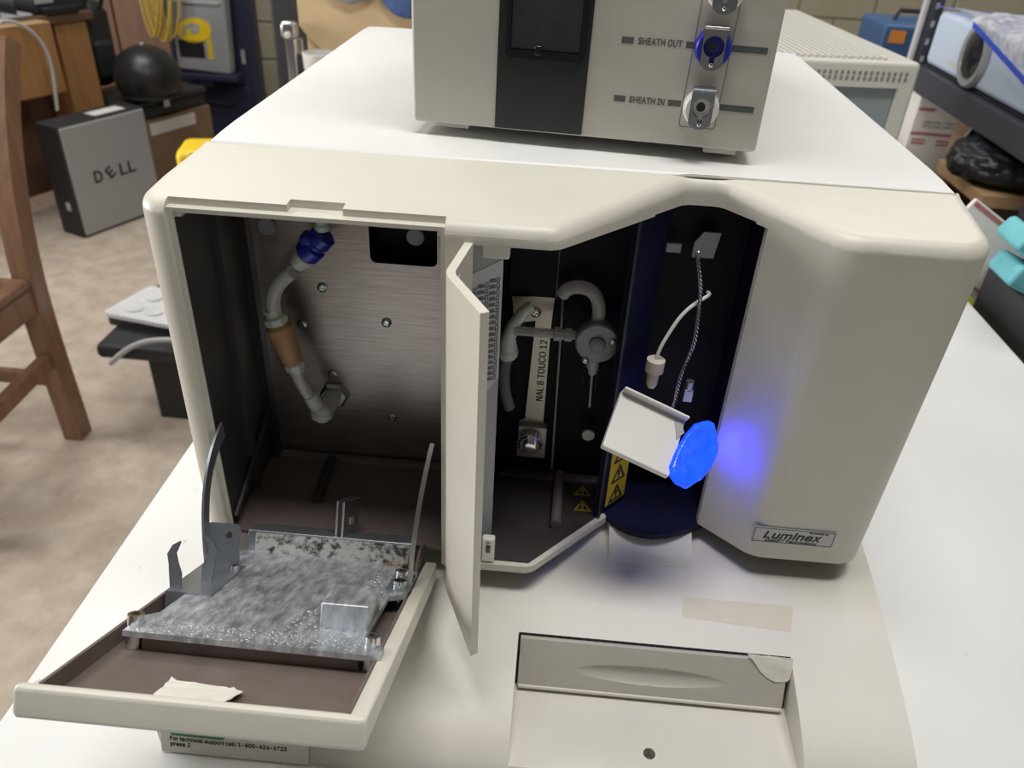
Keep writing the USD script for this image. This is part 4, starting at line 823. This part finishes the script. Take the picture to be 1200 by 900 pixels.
# ================================================================== behind the analyzer
def behind():
    c = Thing('equipment_cart', 'black equipment cart behind the analyzer under the cardboard carton', 'cart')
    c.add('top', rb(-.655, .05, 1.46, 2.05, -.125, -.095, .005), 'charcoal')
    for x in (-.63, .02):
        for y in (1.48, 2.02): c.add('leg', rb(x-.018, x+.018, y-.018, y+.018, -.845, -.1255, .003), 'charcoal')
    c.add('shelf', rb(-.645, .03, 1.47, 2.03, -.60, -.58, .004), 'charcoal'); c.done()
    k = Thing('cardboard_carton', 'large tan open cardboard carton behind the analyzer cover', 'carton')
    x0, x1, y0, y1, z0, z1 = -.600, -.20, 1.52, 1.86, -.0345, .115
    cr = Thing('black_crate', 'low black crate under the tan cardboard carton', 'crate'); cr.add('body', rb(-.545, -.21, 1.54, 1.85, -.0945, -.0350, .004), 'charcoal'); cr.add('rim', rb(-.549, -.206, 1.536, 1.5395, -.045, -.036, .001), 'charcoal'); cr.done()
    for a in ((x0, x1, y0, y0+.005, z0, z1), (x0, x1, y1-.005, y1, z0, z1), (x0, x0+.005, y0+.0055, y1-.0055, z0, z1), (x1-.005, x1, y0+.0055, y1-.0055, z0, z1)): k.add('wall', rb(*a, .001), 'cardboard')
    k.add('bottom', bx(x0+.006, x1-.006, y0+.006, y1-.006, z0, z0+.005), 'cardboard')
    k.add('flap', xf(prism(Polygon([(-.612, .118), (-.612, .035), (-.600, .020), (-.572, -.006), (-.56, -.02), (-.50, -.035), (-.35, .045), (-.215, .070), (-.215, .118)][::-1]), .004), frame((0, 1.512, 0), (1, 0, 0), (0, 0, 1))), 'cardboard'); k.done()
    d = Thing('denim_bundle', 'folded blue denim cloth hanging over the carton front', 'cloth')
    m = trimesh.creation.icosphere(4); m.apply_scale([.062, .014, .052]); m.vertices += .010*(meshkit.fbm(m.vertices*22, 3, 4)-.5)[:, None]*m.vertex_normals; m.apply_translation([-.362, 1.490, .118]); d.add('cloth', m, 'denim', smooth=True); d.done()
    g = Thing('grey_sleeve', 'crumpled grey foam sleeve hanging over the carton front', 'packing')
    m = trimesh.creation.icosphere(4); m.apply_scale([.060, .013, .040]); m.vertices += .008*(meshkit.fbm(m.vertices*26, 3, 8)-.5)[:, None]*m.vertex_normals; m.apply_translation([-.490, 1.492, .128]); g.add('sleeve', m, 'light_grey', smooth=True); g.done()
    s = Thing('chrome_stand', 'chrome upright bracket at the left of the cardboard carton', 'stand')
    s.add('upright', rb(-.640, -.618, 1.485, 1.497, -.0945, .040, .003), 'chrome'); s.add('knuckle', [rb(-.646, -.610, 1.474, 1.5, .010, .046, .008)], 'steel'); s.add('knob', lathe([(0, .007), (.006, .007), (.008, .005)], (-.628, 1.474, .020), -Y, 18), 'white_plastic'); s.add('clip', rb(-.614, -.600, 1.480, 1.492, -.02, .012, .002), 'steel'); s.done()
    single('white_tub', lathe([(0, .022), (.003, .026), (.050, .036), (.082, .038), (.0825, .035), (.006, .023)], (-.560, 1.472, -.0945), Z, 30), 'white_plastic', 'small white round tub in front of the carton', 'tub')
    # ribbed grey-beige terminal
    t = Thing('terminal', 'beige computer terminal with ribbed top and grey screen behind the analyzer', 'terminal')
    R = frame((.446, .752, -.0945), (math.cos(.12), math.sin(.12), 0), (-math.sin(.12), math.cos(.12), 0)); W, D, H = .36, .46, .258
    body = rb(-W, 0, 0, D, 0, H, .006) - mb(-.110, -.022, -.01, .012, .055, .226) 
    t.add('case', xf(body, R), 'terminal_beige')
    t.add('screen', xf(rb(-.1095, -.0225, .007, .0115, .0555, .2255, .002), R), 'terminal_screen'); t.add('screen', xf(rb(-.33, -.13, -.001, .004, .0555, .2255, .002), R), 'terminal_screen')
    for i in range(34): t.add('top_rib', xf(rb(-W+.010+i*.0092, -W+.0142+i*.0092, .012, D-.05, H-.0005, H+.0034, .0008, 4), R), 'terminal_beige')
    for i in range(27):
        for z0, z1 in ((.012, .0165), (.0185, .0235)): t.add('vent_slot', xf(mb(-.222+i*.0078, -.2182+i*.0078, -.0006, .002, H-z1, H-z0), R), 'terminal_vent')
    t.done()
behind()

# ================================================================== the rack on the right
def rack():
    t = Thing('storage_rack', 'black slotted metal rack with a shelf right of the analyzer', 'rack')
    t.add('shelf', rb(.72, 1.22, .905, 1.475, -.004, .043, .003), 'rack_black', label='black upper shelf')
    t.add('shelf', rb(.72, 1.22, .905, 1.475, -.21, -.175, .003), 'rack_black', label='black lower shelf'); t.add('shelf', rb(.72, 1.22, .905, 1.475, -.62, -.585, .003), 'rack_black')
    for x, y in ((.737, 1.489), (1.205, 1.489), (.735, .890), (1.205, .890)):
        k = t.add('upright', rb(x-.012, x+.012, y-.010, y+.010, -.845, .40 if y > 1 else -.004, .002), 'rack_black')
        if y > 1 and x < 1:
            for z in np.arange(-.05, .39, .034): t.add('slot', xf(rb(-.0035, .0035, -.006, .006, -.0006, .0006, .0003), frame((x-.001, y-.010, z), (1, 0, 0), (0, 0, 1))), 'light_grey', k)
    t.add('side_strip', rb(.708, .718, 1.478, 1.490, -.845, .40, .002), 'pale_grey', label='pale metal strip beside the slotted upright'); t.done()
    # projector on the shelf
    p = Thing('projector', 'pale blue-white projector with a large lens on the black rack shelf', 'projector')
    b = rb(.735, .99, .93, 1.462, .0480, .150, .012)
    lc = np.array([.735, 1.240, .1020])

    p.add('case', b, 'projector_white'); p.add('base_trim', rb(.740, .985, .935, 1.455, .0435, .0479, .001), 'ink')
    r = p.add('lens_ring', xf(lathe([(-.004, .054), (.004, .054), (.010, .050), (.010, .040), (.002, .036)], (0, 0, 0), Z, 40), stretch(lc, 1.06)), 'projector_ring')
    p.add('lens', xf(lathe([(.002, .0395), (.010, .036), (.015, .026), (.018, .012), (.0185, .004)], (0, 0, 0), Z, 36), stretch(lc, 1.06)), 'lens_glass', r)
    p.add('foot', lathe([(0, .010), (.0045, .010)], (.757, 1.44, .0432), Z, 14), 'soft_black'); p.add('logo_mark', bx(.7344, .7352, 1.30, 1.35, .066, .076), 'pale_grey'); p.done()
    # zip bag draped over the projector
    z = Thing('zip_bag', 'clear plastic zip bag with a blue seal draped over the projector', 'bag')
    n, m_ = 44, 34; rng = np.random.RandomState(2)
    def film_sheet(rows, amp):
        V = []
        for i in range(n):
            path = rows(i/(n-1)); L = np.r_[0, np.cumsum(np.linalg.norm(np.diff(path, axis=0), axis=1))]
            V += [[np.interp(q*L[-1], L, path[:, k]) for k in range(3)] for q in np.linspace(0, 1, m_)]
        V = np.array(V); w = meshkit.fbm(V*38, 3, 6); c = np.tile(np.linspace(0, 1, m_), n); V[:, 2] += amp*w*np.clip(c*4, 0, 1); V[:, 0] -= amp*.5*w*np.clip(c*4, 0, 1)
        F = np.array([(i*m_+j, i*m_+j+1, (i+1)*m_+j+1, (i+1)*m_+j) for i in range(n-1) for j in range(m_-1)])
        return solid(trimesh.Trimesh(V, np.vstack([F[:, [0, 1, 2]], F[:, [0, 2, 3]]]), process=False), .0004), V
    def front(t_):
        e = np.array([.7215, 1.262 - .31*t_, .1505 - .062*t_]); y = e[1] + .02
        return np.array([e, [.7225, y, .150], [.742, y, .1545], [.80 + .12*t_, y + .06, .156]])
    def top(t_):
        return np.array([[.733 + .13*t_, 1.475 - .115*t_, .1535], [.745 + .10*t_, 1.38 - .08*t_, .155], [.736 + .06*t_, 1.285 + .03*t_, .1545]])
    sh, V = film_sheet(front, .014); z.add('film', sh, 'plastic_film', smooth=60); e = V[0::m_]
    z.add('zip_seal', strap(e + [-.001, 0, 0], (1, 0, 0), .0016, .009), 'zip_blue', label='blue zip seal along the bag edge')
    sh, V = film_sheet(top, .008); z.add('film', sh, 'plastic_film', smooth=60); e = V[0::m_]
    z.add('zip_seal', strap(e + [0, 0, .001], (0, 0, 1), .0016, .006), 'zip_blue'); z.done()
    # lower shelf
    u = Thing('postal_box', 'white postal box with a red stripe under the black rack shelf', 'box')
    U = frame((.7225, 1.392, -.095), (.995, -.10, 0), (.10, .995, 0))
    u.add('carton', xf(rb(0, .102, 0, .085, -.0795, .088, .002), U), 'white_card'); 
    u.add('red_stripe', xf(bx(.001, .101, -.0012, 0, .013, .019), U), 'postal_red')
    u.add('print_line', xf(trimesh.util.concatenate([bx(.004+.006*i, .009+.006*i, -.0010, 0, .062, .068) for i in range(5)]), U), 'postal_red')
    u.add('print_line', xf(trimesh.util.concatenate([bx(.02+.02*i, .036+.02*i, -.0010, 0, zz, zz+.004) for i in range(4) for zz in (.030, .038)]), U), 'light_grey')
    u.add('print_line', xf(trimesh.util.concatenate([bx(.008+.05*i, .034+.05*i, -.0010, 0, zz, zz+.004) for i in range(2) for zz in (-.006, .001)]), U), 'postal_red'); u.done()
    w = Thing('brown_carton', 'small brown carton beside the white postal box', 'carton')
    w.add('carton', rb(.794, .845, 1.27, 1.36, -.1745, -.020, .002), 'dark_cardboard'); w.add('tape', bx(.796, .843, 1.2685, 1.2699, -.11, -.102), 'tape_paper'); w.done()
    f = Thing('foil_packet', 'small shiny foil packet on the brown carton', 'packet'); f.add('packet', turn(rb(.780, .793, 1.262, 1.269, -.065, -.018, .002), 25, (.786, 1.265, -.04), (0, 1, 0)), 'chrome'); f.add('print_mark', turn(bx(.781, .792, 1.2612, 1.2619, -.036, -.024), 25, (.786, 1.265, -.04), (0, 1, 0)), 'zip_blue'); f.done()
    g = Thing('black_bag', 'crumpled black plastic bag on the pine board', 'bag')
    mm = trimesh.creation.icosphere(5); mm.apply_scale([.135, .100, .044]); mm.vertices += (.034*(meshkit.fbm(mm.vertices*26, 4, 3)-.5) + .005*(meshkit.fbm(mm.vertices*70, 2, 5)-.5))[:, None]*mm.vertex_normals; mm.apply_translation([.805, 1.072, -.042]); mm.vertices[:, 2] = np.clip(mm.vertices[:, 2], -.0742, -.008); g.add('bag', mm, 'bin_liner', smooth=50); g.add('tie', turn(rb(.79, .812, 1.08, 1.092, -.04, -.014, .004), 20, (.80, 1.085, -.03), (0, 1, 0)), 'pale_grey'); g.done()
    q = Thing('pine_board', 'short pale pine board under the crumpled black bag', 'board'); q.add('plank', rb(.706, .90, .985, 1.19, -.0970, -.0745, .002), 'pine')
    for y in (1.00, 1.16): q.add('batten', rb(.725, .89, y, y+.025, -.1748, -.0972, .002), 'dark_oak')
    q.done()
    # things heaped at the desk's right edge
    k = Thing('black_carton', 'matt black carton with a red mark at the right desk edge', 'carton')
    k.add('carton', rb(.560, .80, .36, .635, -.40, -.056, .003), 'charcoal'); k.add('red_mark', bx(.5592, .5600, .475, .492, -.10, -.086), 'red_mark'); k.add('lid_seam', bx(.5594, .5601, .365, .63, -.20, -.198), 'ink'); k.done()
    g = Thing('grey_carton', 'pale grey carton with a lime sticker behind the black carton', 'carton'); g.add('carton', rb(.575, .78, .65, .86, -.40, -.105, .003), 'light_grey'); g.add('sticker', bx(.580, .612, .6488, .65, -.165, -.125), 'lime'); g.add('sticker', bx(.5742, .575, .66, .70, -.145, -.12), 'lime'); g.done()
    e = Thing('white_mailer', 'white mailer envelope with red border leaning behind the teal packs', 'mailer')
    E2 = frame((.473, .6400, -.050), (.86, 0, -.51), (.51, .06, .86)); e.add('envelope', xf(rb(0, .160, 0, .090, -.006, 0, .0025), E2), 'white_card'); e.add('border', xf(bx(.003, .157, .082, .087, 0, .0008), E2), 'postal_red'); e.add('border', xf(bx(.003, .157, .004, .008, 0, .0008), E2), 'postal_red'); e.done()
    for x, y, zz, rot, lab in ((.551, .545, -.0300, 24, 'teal foil pack lying on the black carton, lower of the two'), (.549, .550, .0120, 34, 'teal foil pack leaning on the white mailer, upper of the two')):
        a = Thing('teal_pack', lab, 'pack', 'teal foil packs'); r_ = math.radians(rot); A = frame((x, y, zz), (math.cos(r_), 0, -math.sin(r_)), (0, 1, 0))
        a.add('pouch', xf(rb(-.006, .062, 0, .062, -.018, .010, .006), A), 'teal_pack'); a.add('pale_label', xf(rb(.020, .050, -.0012, .055, -.0150, .0108, .003), A), 'white_card'); a.done()
    b = Thing('black_keypad', 'small black keypad with pale print on the black carton', 'keypad'); b.add('body', turn(rb(.566, .596, .545, .597, -.0555, -.030, .003), -20, (.58, .57, 0)), 'charcoal')
    for i in range(3):
        for j in range(3): b.add('key', turn(bx(.5652, .5662, .550+.015*i, .560+.015*i, -.052+.007*j, -.048+.007*j), -20, (.58, .57, 0)), 'light_grey')
    b.done()
    v = Thing('tool_case', 'dark blue tool case with an orange label beyond the terminal', 'tool case'); v.add('shell', rb(.79, 1.02, 1.90, 2.10, -.10, .062, .01), 'tool_blue'); v.add('orange_label', bx(.808, .848, 1.898, 1.9, .018, .048), 'orange_label'); v.add('handle', tube([(.84, 1.99, .06), (.85, 1.99, .085), (.93, 1.99, .085), (.94, 1.99, .06)], .006, 8), 'charcoal'); v.done()
    d = Thing('side_table', 'dark side table under the blue tool case', 'table'); d.add('top', rb(.60, 1.4, 1.70, 2.3, -.13, -.1005, .004), 'dark_oak')
    for x in (.64, 1.36):
        for y in (1.74, 2.26): d.add('leg', rb(x-.02, x+.02, y-.02, y+.02, -.845, -.1305, .003), 'dark_oak')
    d.done()
def stretch(o, k):
    """a frame at o that looks to -x, with heights scaled by k"""
    M = np.eye(4); M[:3, 0], M[:3, 1], M[:3, 2], M[:3, 3] = (0, -1, 0), (0, 0, k), (-1, 0, 0), o; return M
rack()
